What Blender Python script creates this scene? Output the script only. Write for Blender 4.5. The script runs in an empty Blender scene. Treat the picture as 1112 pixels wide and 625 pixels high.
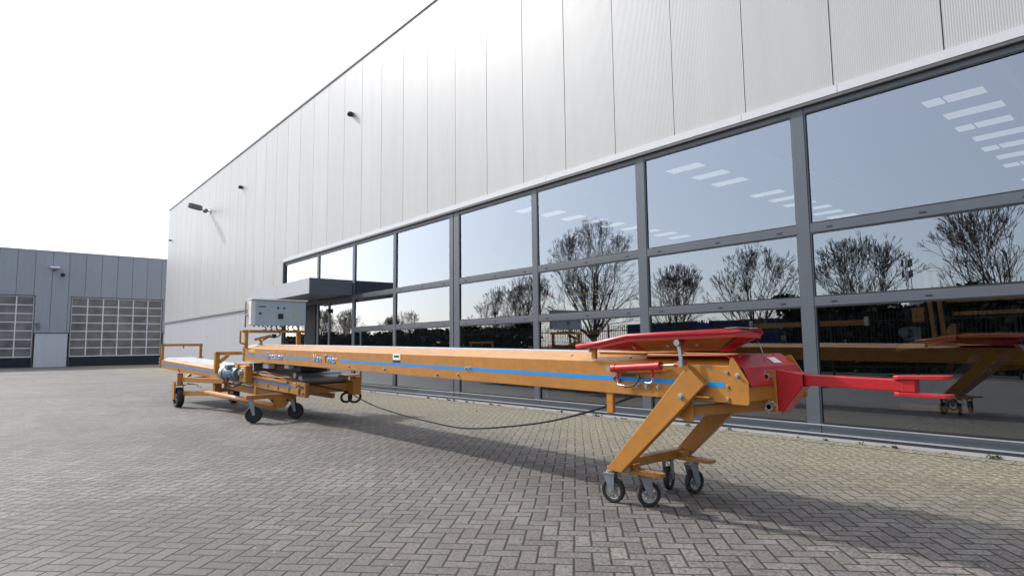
import bpy, bmesh, math, random
from mathutils import Vector, Matrix
random.seed(7)
sc = bpy.context.scene
col = sc.collection
V = Vector

# ------------------------------------------------------------------ materials
def new_mat(name):
    m = bpy.data.materials.new(name); m.use_nodes = True
    nt = m.node_tree
    return m, nt, nt.nodes['Principled BSDF']

def N(nt, t, **k):
    n = nt.nodes.new(t)
    for a, b in k.items():
        setattr(n, a, b)
    return n

def mth(nt, op, a, b=None, c=None, clamp=False):
    n = nt.nodes.new('ShaderNodeMath'); n.operation = op; n.use_clamp = clamp
    for i, x in enumerate((a, b, c)):
        if x is None: continue
        if isinstance(x, (int, float)): n.inputs[i].default_value = x
        else: nt.links.new(x, n.inputs[i])
    return n.outputs[0]

def mixc(nt, fac, a, b, mode='MIX'):
    n = nt.nodes.new('ShaderNodeMix'); n.data_type = 'RGBA'; n.blend_type = mode
    for idx, x in ((0, fac), (6, a), (7, b)):
        if isinstance(x, (int, float)): n.inputs[idx].default_value = x
        elif isinstance(x, tuple): n.inputs[idx].default_value = x + (1,) if len(x) == 3 else x
        else: nt.links.new(x, n.inputs[idx])
    return n.outputs[2]

def noise(nt, vec, scale, detail=4, rough=.55):
    n = nt.nodes.new('ShaderNodeTexNoise'); n.inputs['Scale'].default_value = scale
    n.inputs['Detail'].default_value = detail; n.inputs['Roughness'].default_value = rough
    if vec is not None: nt.links.new(vec, n.inputs['Vector'])
    return n.outputs['Fac']

def ramp(nt, x, lo, hi):
    n = nt.nodes.new('ShaderNodeMapRange'); n.inputs[1].default_value = lo; n.inputs[2].default_value = hi
    nt.links.new(x, n.inputs[0]); return n.outputs[0]

def geo_pos(nt):
    return nt.nodes.new('ShaderNodeNewGeometry').outputs['Position']

def paint(name, c, rough=.4, metal=0, var=.12, scale=6, dirt=0, spec=.5, coat=0):
    m, nt, b = new_mat(name)
    p = geo_pos(nt)
    f = noise(nt, p, scale, 5)
    d = tuple(x * (1 - var) for x in c); l = tuple(min(1, x * (1 + var)) for x in c)
    colr = mixc(nt, ramp(nt, f, .3, .7), d, l)
    if dirt:
        g = noise(nt, p, 23, 6, .7)
        colr = mixc(nt, mth(nt, 'MULTIPLY', ramp(nt, g, .52, .75), dirt), colr, (.10, .085, .07))
        mpd = N(nt, 'ShaderNodeMapping'); mpd.inputs['Scale'].default_value = (1.5, 1.5, 14); nt.links.new(p, mpd.inputs[0])
        colr = mixc(nt, mth(nt, 'MULTIPLY', ramp(nt, noise(nt, mpd.outputs[0], 4, 5, .65), .60, .70), dirt * .8), colr, (.16, .13, .10))
        colr = mixc(nt, mth(nt, 'MULTIPLY', ramp(nt, noise(nt, p, 85, 3, .6), .68, .72), min(1, dirt * 1.6)), colr, (.07, .06, .05))
    nt.links.new(colr, b.inputs['Base Color'])
    r = mth(nt, 'ADD', rough - .06, mth(nt, 'MULTIPLY', noise(nt, p, 14, 4), .14))
    nt.links.new(r, b.inputs['Roughness'])
    b.inputs['Metallic'].default_value = metal
    b.inputs['Specular IOR Level'].default_value = spec
    b.inputs['Coat Weight'].default_value = coat
    return m

M = {}
M['orange'] = paint('orange_paint', (.435, .180, .024), .42, var=.12, dirt=.42, coat=.15)
M['red'] = paint('red_paint', (.47, .010, .015), .40, var=.14, dirt=.38, coat=.2)
M['blue'] = paint('blue_sticker', (.018, .25, .60), .4, var=.04)
M['yellow'] = paint('yellow_sticker', (.75, .5, .03), .4)
M['steel'] = paint('zinc_steel', (.50, .49, .47), .33, .85, .2, 40, .25)
M['grey_metal'] = paint('grey_metal', (.30, .32, .34), .45, .5, .15, 20, .3)
M['rubber'] = paint('black_rubber', (.022, .022, .023), .75, var=.3, dirt=.35)
M['black'] = paint('black_plastic', (.015, .015, .016), .45)
M['dark_sheet'] = paint('dark_sheet', (.03, .03, .033), .6, dirt=.3)
M['belt'] = paint('conveyor_belt_pvc', (.56, .58, .60), .30, var=.08, dirt=.25)
M['cab_grey'] = paint('cabinet_grey', (.36, .42, .46), .42, var=.04)
M['pale_sunlit'] = paint('pale_and_sunlit', (.66, .68, .68), .4, var=.04)  # pale parts, and the cabinet body with its sunlit tone put into the colour
M['motor'] = paint('motor_grey_blue', (.12, .17, .22), .4, .2, .15, 20, .3)
M['white'] = paint('white_sticker', (.8, .8, .8), .5, var=.04)
M['frame'] = paint('window_frame_grey', (.082, .094, .112), .45, .05, .06, 3, .10)
M['silver'] = paint('aluminium_sill', (.55, .57, .60), .32, .6, .06)
M['canopy_sunlit'] = paint('canopy_front_sunlit', (.40, .41, .43), .5, var=.05)  # sunlight on the canopy front put into a lighter colour
M['canopy_shaded'] = paint('canopy_side_shaded', (.10, .115, .145), .45, var=.06)  # shade on the canopy side put into a darker colour
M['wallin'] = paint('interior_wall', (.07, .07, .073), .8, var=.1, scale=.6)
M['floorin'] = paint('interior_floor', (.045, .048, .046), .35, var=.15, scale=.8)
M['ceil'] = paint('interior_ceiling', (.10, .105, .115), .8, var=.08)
M['door_panel'] = paint('door_panel_dark', (.028, .034, .045), .6, spec=.15)
M['door_frame'] = paint('door_frame_light', (.72, .74, .77), .5)
M['lamp_body'] = paint('lamp_body_grey', (.16, .17, .17), .5)
M['fence'] = paint('fence_green_black', (.02, .024, .023), .6)
M['bark'] = paint('bark', (.12, .085, .06), .9, var=.3, scale=10)
M['cont_blue'] = paint('container_blue', (.04, .09, .30), .5, dirt=.3)
M['mast'] = paint('mast_steel', (.2, .2, .2), .5, .5)
M['shed'] = paint('shed_white', (.55, .57, .6), .6)
M['shed_roof'] = paint('shed_roof', (.2, .22, .26), .6)
M['hose'] = paint('hose_black', (.02, .02, .02), .5)
M['cable'] = paint('cable_grey', (.05, .05, .055), .5, var=.3)
M['glass_dark'] = paint('door_glass', (.16, .15, .152), .22, var=.45, scale=.9)
M['wood'] = paint('pallet_wood', (.30, .20, .11), .8, var=.2, scale=9)

def hull_clad(name, c, ribs, axis, panel, off, brick=False):
    m, nt, b = new_mat(name)
    p = geo_pos(nt); s = N(nt, 'ShaderNodeSeparateXYZ'); nt.links.new(p, s.inputs[0])
    ax = s.outputs[axis]
    pid = mth(nt, 'FLOOR', mth(nt, 'DIVIDE', mth(nt, 'SUBTRACT', ax, off), panel))
    wn = N(nt, 'ShaderNodeTexWhiteNoise'); wn.noise_dimensions = '1D'; nt.links.new(pid, wn.inputs['W'])
    v = mth(nt, 'ADD', .965, mth(nt, 'MULTIPLY', wn.outputs['Value'], .06))
    mp = N(nt, 'ShaderNodeMapping'); mp.inputs['Scale'].default_value = (1.2, 1.2, .18)
    nt.links.new(p, mp.inputs[0])
    st = ramp(nt, noise(nt, mp.outputs[0], 2.2, 6, .6), .35, .75)
    base = mixc(nt, mth(nt, 'MULTIPLY', st, .3), c, tuple(x * .72 for x in c))
    hs = N(nt, 'ShaderNodeVectorMath', operation='SCALE'); nt.links.new(base, hs.inputs[0]); nt.links.new(v, hs.inputs['Scale'])
    nt.links.new(hs.outputs[0], b.inputs['Base Color'])
    b.inputs['Roughness'].default_value = .44 if ribs else .6
    b.inputs['Specular IOR Level'].default_value = .5 if ribs else .4
    if ribs:
        w = mth(nt, 'SINE', mth(nt, 'MULTIPLY', ax, 2 * math.pi / ribs))
        w = mth(nt, 'SMOOTH_MIN', w, .35, .3)
        w = mth(nt, 'ADD', w, mth(nt, 'MULTIPLY', noise(nt, mp.outputs[0], .9, 2), 9.0))
        bu = N(nt, 'ShaderNodeBump'); bu.inputs['Strength'].default_value = .55; bu.inputs['Distance'].default_value = .0014
        nt.links.new(w, bu.inputs['Height']); nt.links.new(bu.outputs[0], b.inputs['Normal'])
    else:
        bu = N(nt, 'ShaderNodeBump'); bu.inputs['Strength'].default_value = .3; bu.inputs['Distance'].default_value = .004
        nt.links.new(noise(nt, p, 30, 6, .7), bu.inputs['Height']); nt.links.new(bu.outputs[0], b.inputs['Normal'])
    return m
M['clad'] = hull_clad('ribbed_steel_cladding', (.445, .440, .430), .0265, 0, 1.25, -.66)
M['plinth'] = hull_clad('concrete_plinth', (.41, .415, .43), 0, 0, 5.65, -.5)
M['clad_grey'] = hull_clad('grey_cladding', (.33, .35, .39), .05, 1, 1.09, .12)
M['plinth_grey'] = hull_clad('light_concrete_plinth', (.55, .58, .62), 0, 1, 3, 0)
M['flash'] = paint('flashing', (.52, .525, .53), .4, var=.03)
M['coping'] = paint('roof_coping', (.09, .09, .095), .5)

def glass_mat():
    m = bpy.data.materials.new('coated_window_glass'); m.use_nodes = True
    nt = m.node_tree; nt.nodes.clear()
    out = N(nt, 'ShaderNodeOutputMaterial'); mix = N(nt, 'ShaderNodeMixShader')
    tr = N(nt, 'ShaderNodeBsdfTransparent'); tr.inputs[0].default_value = (.84, .87, .86, 1)
    gl = N(nt, 'ShaderNodeBsdfGlossy'); gl.inputs['Roughness'].default_value = 0.0
    gl.inputs[0].default_value = (.83, .90, 1, 1)
    fr = N(nt, 'ShaderNodeFresnel'); fr.inputs['IOR'].default_value = 1.55
    fac = mth(nt, 'ADD', GLASS_R, mth(nt, 'MULTIPLY', fr.outputs[0], 2.1), clamp=True)
    p = geo_pos(nt)
    bu = N(nt, 'ShaderNodeBump'); bu.inputs['Strength'].default_value = .03; bu.inputs['Distance'].default_value = .05
    nt.links.new(noise(nt, p, .8, 1), bu.inputs['Height'])
    nt.links.new(bu.outputs[0], gl.inputs['Normal'])
    nt.links.new(fac, mix.inputs[0]); nt.links.new(tr.outputs[0], mix.inputs[1]); nt.links.new(gl.outputs[0], mix.inputs[2])
    nt.links.new(mix.outputs[0], out.inputs[0])
    return m
GLASS_R = .165
M['glass'] = glass_mat()

def emis(name, c, s):
    m, nt, b = new_mat(name); b.inputs['Base Color'].default_value = (.8, .8, .8, 1)
    b.inputs['Emission Color'].default_value = c + (1,); b.inputs['Emission Strength'].default_value = s
    return m
M['panel_glow'] = emis('rooflight_glow', (1, 1, .93), .34)  # emission added in place of daylight coming through the rooflights

def paver_mat(name, herring=True):
    m, nt, b = new_mat(name)
    p = geo_pos(nt)
    W = .1068
    mp = N(nt, 'ShaderNodeMapping'); mp.vector_type = 'POINT'
    mp.inputs['Rotation'].default_value = (0, 0, math.radians(-43.6) if herring else 0)
    # a touch of unevenness in the laying
    nz = N(nt, 'ShaderNodeTexNoise'); nz.inputs['Scale'].default_value = .9; nt.links.new(p, nz.inputs['Vector'])
    off = N(nt, 'ShaderNodeVectorMath', operation='MULTIPLY_ADD')
    nt.links.new(nz.outputs['Color'], off.inputs[0]); off.inputs[1].default_value = (.045, .045, 0); nt.links.new(p, off.inputs[2])
    nt.links.new(off.outputs[0], mp.inputs[0])
    sc_ = N(nt, 'ShaderNodeVectorMath', operation='SCALE'); nt.links.new(mp.outputs[0], sc_.inputs[0]); sc_.inputs['Scale'].default_value = 1 / W
    s = N(nt, 'ShaderNodeSeparateXYZ'); nt.links.new(sc_.outputs[0], s.inputs[0])
    x, y = s.outputs[0], s.outputs[1]
    if not herring:
        y = mth(nt, 'MULTIPLY', y, 1.0); x = mth(nt, 'MULTIPLY', x, .5)
    i = mth(nt, 'FLOOR', x); j = mth(nt, 'FLOOR', y)
    fx = mth(nt, 'SUBTRACT', x, i); fy = mth(nt, 'SUBTRACT', y, j)
    gx = mth(nt, 'SUBTRACT', 1, fx); gy = mth(nt, 'SUBTRACT', 1, fy)
    if herring:
        k = mth(nt, 'FLOORED_MODULO', mth(nt, 'ADD', mth(nt, 'SUBTRACT', i, j), .5), 4)
        k = mth(nt, 'FLOOR', k)
        is_ = [mth(nt, 'COMPARE', k, q, .1) for q in range(4)]
        mn = lambda a, c_: mth(nt, 'MINIMUM', a, c_)
        my = mn(fy, gy); mx = mn(fx, gx)
        ds = [mn(fx, my), mn(gx, my), mn(gy, mx), mn(fy, mx)]
        d = None
        for q in range(4):
            t = mth(nt, 'MULTIPLY', is_[q], ds[q])
            d = t if d is None else mth(nt, 'ADD', d, t)
        ii = mth(nt, 'SUBTRACT', i, is_[1]); jj = mth(nt, 'SUBTRACT', j, is_[2])
    else:
        d = mth(nt, 'MINIMUM', mth(nt, 'MULTIPLY', mth(nt, 'MINIMUM', fx, gx), 2), mth(nt, 'MINIMUM', fy, gy))
        ii, jj = i, j
    cb = N(nt, 'ShaderNodeCombineXYZ'); nt.links.new(ii, cb.inputs[0]); nt.links.new(jj, cb.inputs[1])
    wn = N(nt, 'ShaderNodeTexWhiteNoise'); wn.noise_dimensions = '3D'; nt.links.new(cb.outputs[0], wn.inputs[0])
    rnd = wn.outputs['Value']; rcol = N(nt, 'ShaderNodeSeparateColor'); nt.links.new(wn.outputs['Color'], rcol.inputs[0])
    # brick body colours
    c = mixc(nt, rnd, (.118, .101, .090), (.225, .196, .177))
    c = mixc(nt, mth(nt, 'MULTIPLY', mth(nt, 'GREATER_THAN', rcol.outputs[1], .88), .4), c, (.255, .25, .235))
    c = mixc(nt, mth(nt, 'MULTIPLY', mth(nt, 'GREATER_THAN', rcol.outputs[2], .90), .55), c, (.125, .118, .120))
    fine = noise(nt, p, 55, 4, .62)
    c = mixc(nt, mth(nt, 'MULTIPLY', ramp(nt, fine, .50, .62), .72), c, (.30, .272, .25))
    c = mixc(nt, mth(nt, 'MULTIPLY', ramp(nt, noise(nt, p, 38, 4, .62), .50, .60), .72), c, (.05, .043, .038))
    mid = noise(nt, p, 7, 6, .7)
    c = mixc(nt, mth(nt, 'MULTIPLY', ramp(nt, mid, .45, .7), .5), c, (.095, .085, .078))
    big = noise(nt, p, .55, 5, .6)
    c = mixc(nt, mth(nt, 'MULTIPLY', ramp(nt, big, .48, .66), .34), c, (.27, .25, .232))
    big2 = noise(nt, p, .22, 4, .6)
    c = mixc(nt, mth(nt, 'MULTIPLY', ramp(nt, big2, .46, .62), .42), c, (.105, .094, .086))
    # pale flecks
    # long dark tyre smears and an overall dirtier corner of the yard
    mpt = N(nt, 'ShaderNodeMapping'); mpt.inputs['Rotation'].default_value = (0, 0, .35); mpt.inputs['Scale'].default_value = (.16, 1.1, 1); nt.links.new(p, mpt.inputs[0])
    ty = ramp(nt, noise(nt, mpt.outputs[0], 1.0, 5, .6), .52, .66)
    c = mixc(nt, mth(nt, 'MULTIPLY', ty, .38), c, (.085, .076, .07))
    dist = N(nt, 'ShaderNodeVectorMath', operation='DISTANCE'); nt.links.new(p, dist.inputs[0]); dist.inputs[1].default_value = (-4.2, -.4, 0)
    dirty = mth(nt, 'SUBTRACT', 1, ramp(nt, mth(nt, 'ADD', dist.outputs['Value'], mth(nt, 'MULTIPLY', noise(nt, p, .8, 5), 3)), 2.6, 5.2))
    c = mixc(nt, mth(nt, 'MULTIPLY', dirty, .35), c, (.085, .075, .068))
    vf = N(nt, 'ShaderNodeTexVoronoi'); vf.inputs['Scale'].default_value = 9; nt.links.new(p, vf.inputs['Vector'])
    fl = mth(nt, 'LESS_THAN', vf.outputs['Distance'], .075)
    fl = mth(nt, 'MULTIPLY', fl, ramp(nt, noise(nt, p, 1.3, 3), .5, .62))
    c = mixc(nt, mth(nt, 'MULTIPLY', fl, .6), c, (.45, .43, .41))
    # moss and sand near the building and in patches
    sy = N(nt, 'ShaderNodeSeparateXYZ'); nt.links.new(p, sy.inputs[0])
    yn = mth(nt, 'ADD', sy.outputs[1], mth(nt, 'MULTIPLY', noise(nt, p, 1.1, 5), 2.4))
    moss = ramp(nt, yn, 6.0, 8.2)
    c = mixc(nt, mth(nt, 'MULTIPLY', moss, .55), c, (.27, .235, .150))
    grit = ramp(nt, noise(nt, p, 30, 4, .6), .48, .62)
    c = mixc(nt, mth(nt, 'MULTIPLY', mth(nt, 'MULTIPLY', grit, moss), .9), c, (.075, .068, .038))
    grit2 = ramp(nt, noise(nt, p, 23, 4, .6), .54, .66)
    c = mixc(nt, mth(nt, 'MULTIPLY', mth(nt, 'MULTIPLY', grit2, moss), .85), c, (.46, .41, .29))
    mossy = mth(nt, 'MULTIPLY', ramp(nt, noise(nt, p, 2.1, 5), .58, .7), .16)
    c = mixc(nt, mossy, c, (.12, .13, .06))
    # joints
    jn = noise(nt, p, 5, 3)
    th = mth(nt, 'ADD', .022, mth(nt, 'MULTIPLY', jn, .085))
    edge = N(nt, 'ShaderNodeMapRange'); nt.links.new(d, edge.inputs[0]); nt.links.new(mth(nt, 'MULTIPLY', th, .6), edge.inputs[1]); nt.links.new(mth(nt, 'MULTIPLY', th, 1.5), edge.inputs[2])
    jc = mixc(nt, ramp(nt, jn, .4, .65), (.024, .021, .019), (.065, .057, .040))
    jc = mixc(nt, mth(nt, 'MULTIPLY', moss, .75), jc, (.13, .12, .06))
    c = mixc(nt, edge.outputs[0], jc, c)
    nt.links.new(c, b.inputs['Base Color'])
    b.inputs['Roughness'].default_value = .78
    b.inputs['Specular IOR Level'].default_value = .35
    rise = ramp(nt, d, .0, .11)
    h = mth(nt, 'ADD', mth(nt, 'MULTIPLY', rise, 1.0), mth(nt, 'MULTIPLY', fine, .22))
    h = mth(nt, 'ADD', h, mth(nt, 'MULTIPLY', rnd, .30))
    bu = N(nt, 'ShaderNodeBump'); bu.inputs['Strength'].default_value = .75; bu.inputs['Distance'].default_value = .006
    nt.links.new(h, bu.inputs['Height']); nt.links.new(bu.outputs[0], b.inputs['Normal'])
    return m
M['paver'] = paver_mat('herringbone_pavers')
M['paver_course'] = paver_mat('border_pavers', False)

def grass_mat():
    m, nt, b = new_mat('rough_grass'); p = geo_pos(nt)
    c = mixc(nt, ramp(nt, noise(nt, p, 1.5, 6), .3, .7), (.05, .065, .022), (.10, .10, .04))
    nt.links.new(c, b.inputs['Base Color']); b.inputs['Roughness'].default_value = .9
    return m
M['grass'] = grass_mat()
def leaf_mat(name, a, c_):
    m, nt, b = new_mat(name); p = geo_pos(nt)
    c = mixc(nt, ramp(nt, noise(nt, p, 3, 4), .3, .7), a, c_)
    nt.links.new(c, b.inputs['Base Color']); b.inputs['Roughness'].default_value = .7
    return m
M['hedge'] = leaf_mat('evergreen_leaves', (.012, .022, .012), (.035, .05, .02))
M['weed'] = leaf_mat('weed_leaves', (.03, .055, .012), (.07, .09, .025))
def strip_mat():
    m, nt, b = new_mat('concrete_edge_strip'); p = geo_pos(nt)
    c = mixc(nt, ramp(nt, noise(nt, p, 9, 6, .7), .3, .7), (.20, .19, .175), (.29, .28, .26))
    nt.links.new(c, b.inputs['Base Color']); b.inputs['Roughness'].default_value = .85
    return m
M['strip'] = strip_mat()

# ------------------------------------------------------------------ mesh helpers
def frame_of(d, up=V((0, 0, 1))):
    d = d.normalized()
    if abs(d.dot(up)) > .98: up = V((0, 1, 0))
    s = d.cross(up).normalized(); u = s.cross(d).normalized()
    return d, s, u

class MB:
    def __init__(self): self.bm = bmesh.new()
    def box(self, x0, x1, y0, y1, z0, z1):
        v = [self.bm.verts.new((x, y, z)) for x in (x0, x1) for y in (y0, y1) for z in (z0, z1)]
        for q in ((0, 1, 3, 2), (4, 6, 7, 5), (0, 4, 5, 1), (2, 3, 7, 6), (0, 2, 6, 4), (1, 5, 7, 3)):
            self.bm.faces.new([v[i] for i in q])
        return self
    def bar(self, p, q, w, h, up=V((0, 0, 1))):
        p, q = V(p), V(q); d, s, u = frame_of(q - p, up)
        v = []
        for c in (p, q):
            for a in (-w / 2, w / 2):
                for b_ in (-h / 2, h / 2):
                    v.append(self.bm.verts.new(c + s * a + u * b_))
        for k in ((0, 1, 3, 2), (4, 6, 7, 5), (0, 4, 5, 1), (2, 3, 7, 6), (0, 2, 6, 4), (1, 5, 7, 3)):
            self.bm.faces.new([v[i] for i in k])
        return self
    def prism(self, poly, vec, plane='xz', at=0):
        """poly in a plane, extruded by vec (3D)"""
        P = []
        for a, b_ in poly:
            P.append(V((a, at, b_)) if plane == 'xz' else V((at, a, b_)) if plane == 'yz' else V((a, b_, at)))
        vec = V(vec)
        A = [self.bm.verts.new(p) for p in P]; B = [self.bm.verts.new(p + vec) for p in P]
        self.bm.faces.new(A); self.bm.faces.new(B[::-1])
        n = len(P)
        for i in range(n):
            self.bm.faces.new((A[i], B[i], B[(i + 1) % n], A[(i + 1) % n]))
        return self
    def poly3(self, pts, vec):
        vec = V(vec); A = [self.bm.verts.new(V(p)) for p in pts]; B = [self.bm.verts.new(V(p) + vec) for p in pts]
        self.bm.faces.new(A); self.bm.faces.new(B[::-1]); n = len(A)
        for i in range(n): self.bm.faces.new((A[i], B[i], B[(i + 1) % n], A[(i + 1) % n]))
        return self
    def quad(self, *pts):
        self.bm.faces.new([self.bm.verts.new(V(p)) for p in pts]); return self
    def cyl(self, p, q, r, n=14, r2=None, caps=True):
        p, q = V(p), V(q); d, s, u = frame_of(q - p); r2 = r if r2 is None else r2
        A, B = [], []
        for i in range(n):
            a = 2 * math.pi * i / n; o = s * math.cos(a) + u * math.sin(a)
            A.append(self.bm.verts.new(p + o * r)); B.append(self.bm.verts.new(q + o * r2))
        for i in range(n):
            f = self.bm.faces.new((A[i], A[(i + 1) % n], B[(i + 1) % n], B[i])); f.smooth = True
        if caps:
            for c in (self.bm.faces.new(A[::-1]), self.bm.faces.new(B)):
                for e in c.edges: e.smooth = False
        return self
    def tube(self, pts, r, n=8, closed=False):
        pts = [V(p) for p in pts]; rings = []
        m = len(pts); s = None
        for i, p in enumerate(pts):
            if closed: d = pts[(i + 1) % m] - pts[i - 1]
            else: d = pts[min(i + 1, m - 1)] - pts[max(i - 1, 0)]
            d.normalize()
            if s is None: _, s, u = frame_of(d)
            else:
                s = (s - d * s.dot(d)).normalized(); u = s.cross(d).normalized()
            rr = r[i] if isinstance(r, (list, tuple)) else r
            rings.append([self.bm.verts.new(p + (s * math.cos(2 * math.pi * k / n) + u * math.sin(2 * math.pi * k / n)) * rr) for k in range(n)])
        for i in range(m if closed else m - 1):
            A, B = rings[i], rings[(i + 1) % m]
            for k in range(n):
                f = self.bm.faces.new((A[k], A[(k + 1) % n], B[(k + 1) % n], B[k])); f.smooth = True
        if not closed:
            self.bm.faces.new(rings[0][::-1]); self.bm.faces.new(rings[-1])
        return self
    def islands(self):
        todo = set(self.bm.verts); out = []
        while todo:
            st = [todo.pop()]; isl = set(st)
            while st:
                v = st.pop()
                for e in v.link_edges:
                    w = e.other_vert(v)
                    if w in todo: todo.discard(w); isl.add(w); st.append(w)
            out.append(isl)
        return out
    def build_each(self, name, mat, parent=None, bevel=0):
        """every separate piece becomes a part of its own"""
        res = []; self.bm.verts.index_update()
        for isl in sorted(self.islands(), key=lambda q: min(v.index for v in q)):
            m = MB(); mp_ = {v: m.bm.verts.new(v.co) for v in sorted(isl, key=lambda v: v.index)}
            for f in self.bm.faces:
                if f.verts[0] in isl:
                    g = m.bm.faces.new([mp_[v] for v in f.verts]); g.smooth = f.smooth
                    for e0, e1 in zip(f.edges, g.edges): e1.smooth = e0.smooth
            res.append(m.build(name, mat, parent, bevel))
        self.bm.free(); return res
    def build(self, name, mat, parent=None, bevel=0, label=None, recalc=True):
        if recalc: bmesh.ops.recalc_face_normals(self.bm, faces=self.bm.faces)
        me = bpy.data.meshes.new(name)
        o = bpy.data.objects.new(name, me); col.objects.link(o)
        root = parent
        while root is not None and root.parent is not None: root = root.parent
        if root is not None:
            off = root.location
            bmesh.ops.translate(self.bm, verts=self.bm.verts, vec=-off)
            o.parent = parent
        self.bm.to_mesh(me); self.bm.free()
        me.materials.append(mat)
        if bevel:
            md = o.modifiers.new('edge', 'BEVEL'); md.width = bevel; md.segments = 2; md.limit_method = 'ANGLE'; md.angle_limit = math.radians(40)
        if label: o['label'] = label
        return o

def tag(o, label=None, cat=None, group=None, kind=None):
    if label: o['label'] = label
    if cat: o['category'] = cat
    if group: o['group'] = group
    if kind: o['kind'] = kind
    return o
def thing(name, loc, label, cat, group=None):
    o = bpy.data.objects.new(name, None); col.objects.link(o); o.location = loc
    o.empty_display_size = .3
    return tag(o, label, cat, group)
def struct(name, mb, mat, label=None):
    o = mb.build(name, mat); o['kind'] = 'structure'
    if label: o['label'] = label
    return o

# ------------------------------------------------------------------ ground
G = MB(); G.quad((-900, -900, -.06), (900, -900, -.06), (900, 900, -.06), (-900, 900, -.06)); struct('ground', G, M['grass'])
G = MB(); G.quad((-140, -7.6, 0), (60, -7.6, 0), (60, 8.42, 0), (-140, 8.42, 0)); struct('pavement', G, M['paver'])
G = MB(); G.quad((-59.9, 8.42, 0), (-44.4, 8.42, 0), (-44.4, 60, 0), (-59.9, 60, 0)); struct('yard_paving', G, M['paver'])
G = MB()
G.box(-44.3, 20, 8.10, 8.42, -.05, .008); struct('concrete_edge_strip', G, M['strip'])
G = MB(); G.quad((-44.3, 7.88, .004), (20, 7.88, .004), (20, 8.098, .004), (-44.3, 8.098, .004)); struct('border_course', G, M['paver_course'])
G = MB(); G.box(-140, 60, -7.74, -7.6, -.08, .06); struct('kerb', G, M['strip'])

# weeds on the joint by the wall and a couple in the yard
wb = bmesh.new()
def tuft(x, y, n, s):
    for _ in range(n):
        a = random.uniform(0, 6.28); l = random.uniform(.4, 1) * s; w = l * .22
        px, py = x + random.gauss(0, s * .6), y + random.gauss(0, s * .25)
        t = V((math.cos(a), math.sin(a), 0)); q = V((-t.y, t.x, 0)) * w
        b0 = V((px, py, .005)); mid = b0 + t * l * .5 + V((0, 0, l * .8)); tip = b0 + t * l + V((0, 0, l * random.uniform(.3, 1)))
        v = [wb.verts.new(b0), wb.verts.new(mid + q), wb.verts.new(tip), wb.verts.new(mid - q)]
        wb.faces.new(v)
rw = random.Random(5)
for k in range(60):
    x = rw.uniform(-16, 1.0); tuft(x, 8.09 + rw.gauss(0, .012), rw.randint(6, 26), rw.uniform(.015, .055))
for (x, y) in ((-3.35, .75), (-3.3, .82), (-7.1, 6.2), (-9.4, 7.1), (-5.2, 7.5)):
    tuft(x, y, 6, .03)
me = bpy.data.meshes.new('weeds'); wb.to_mesh(me); wb.free(); me.materials.append(M['weed'])
o = bpy.data.objects.new('weeds', me); col.objects.link(o); tag(o, 'small green weeds sprouting along the joint at the wall base', 'weeds', kind='stuff')

# ------------------------------------------------------------------ main hall
XL, XR, YF = -44.3, 16.5, 8.40
TOP = 10.26
hall = thing('industrial_hall', (-14, 8.4, 0), 'long pale ribbed hall with a grey-framed band of large windows', 'building')
WX0 = -23.3           # left end of glazing
joints = [-.66 - 1.25 * k for k in range(-14, 36)]
joints = sorted([j for j in joints if XL + .2 < j < XR - .1]); ed = [XL] + joints + [XR]
mb = MB()
for a, b_ in zip(ed[:-1], ed[1:]):
    g = .007
    if b_ <= WX0 + .01: mb.box(a + g, b_ - g, YF, YF + .1, 2.99, TOP)
    elif a < WX0: # straddles the start of the glazing
        mb.box(a + g, b_ - g, YF, YF + .1, 4.56, TOP); mb.box(a + g, WX0 - .004, YF, YF + .1, 2.99, 4.555)
    else: mb.box(a + g, b_ - g, YF, YF + .1, 4.56, TOP)
mb.build('cladding', M['clad'], hall)
mb = MB(); mb.box(XL, XR, YF + .102, YF + .2, 4.9, TOP - .02); mb.box(XL, WX0, YF + .102, YF + .2, 0, 4.9); mb.build('backing_wall', M['dark_sheet'], hall)
# concrete plinth left of the glazing
mb = MB(); pj = [XL, -40.0, -34.35, -28.7, WX0 - .004]
for a, b_ in zip(pj[:-1], pj[1:]): mb.box(a + .008, b_ - .008, YF + .02, YF + .1, 0, 2.9)
mb.build('plinth', M['plinth'], hall)
mb = MB(); mb.prism([(YF + .1, 2.98), (YF - .05, 2.965), (YF - .05, 2.93), (YF + .1, 2.905)], (WX0 - XL, 0, 0), 'yz', XL); mb.build('drip_ledge', M['flash'], hall)
# parapet coping
mb = MB(); mb.box(XL - .03, XR + .03, YF - .03, YF + .35, TOP + .003, TOP + .07); mb.build('coping', M['coping'], hall)
# head flashing above the windows, in lengths
mb = MB(); fx = [WX0 - .05, -18.9, -13.2, -8.7, -4.46, -3.1, 2.9, 8.9, XR]
for k, (a, b_) in enumerate(zip(fx[:-1], fx[1:])):
    mb.prism([(YF - .002, 4.66), (YF - .035, 4.65), (YF - .04, 4.535), (YF - .002, 4.535)], (b_ - a - .006, 0, 0), 'yz', a)
mb.build_each('head_flashing', M['flash'], hall)
mb = MB(); mb.box(WX0, XR, YF - .035, YF + .12, 4.49, 4.53); mb.build('window_head', M['coping'], hall)
mb = MB(); mb.box(WX0 - .06, WX0, YF - .03, YF + .25, 0, 4.53); mb.build('window_reveal', M['frame'], hall)
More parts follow.
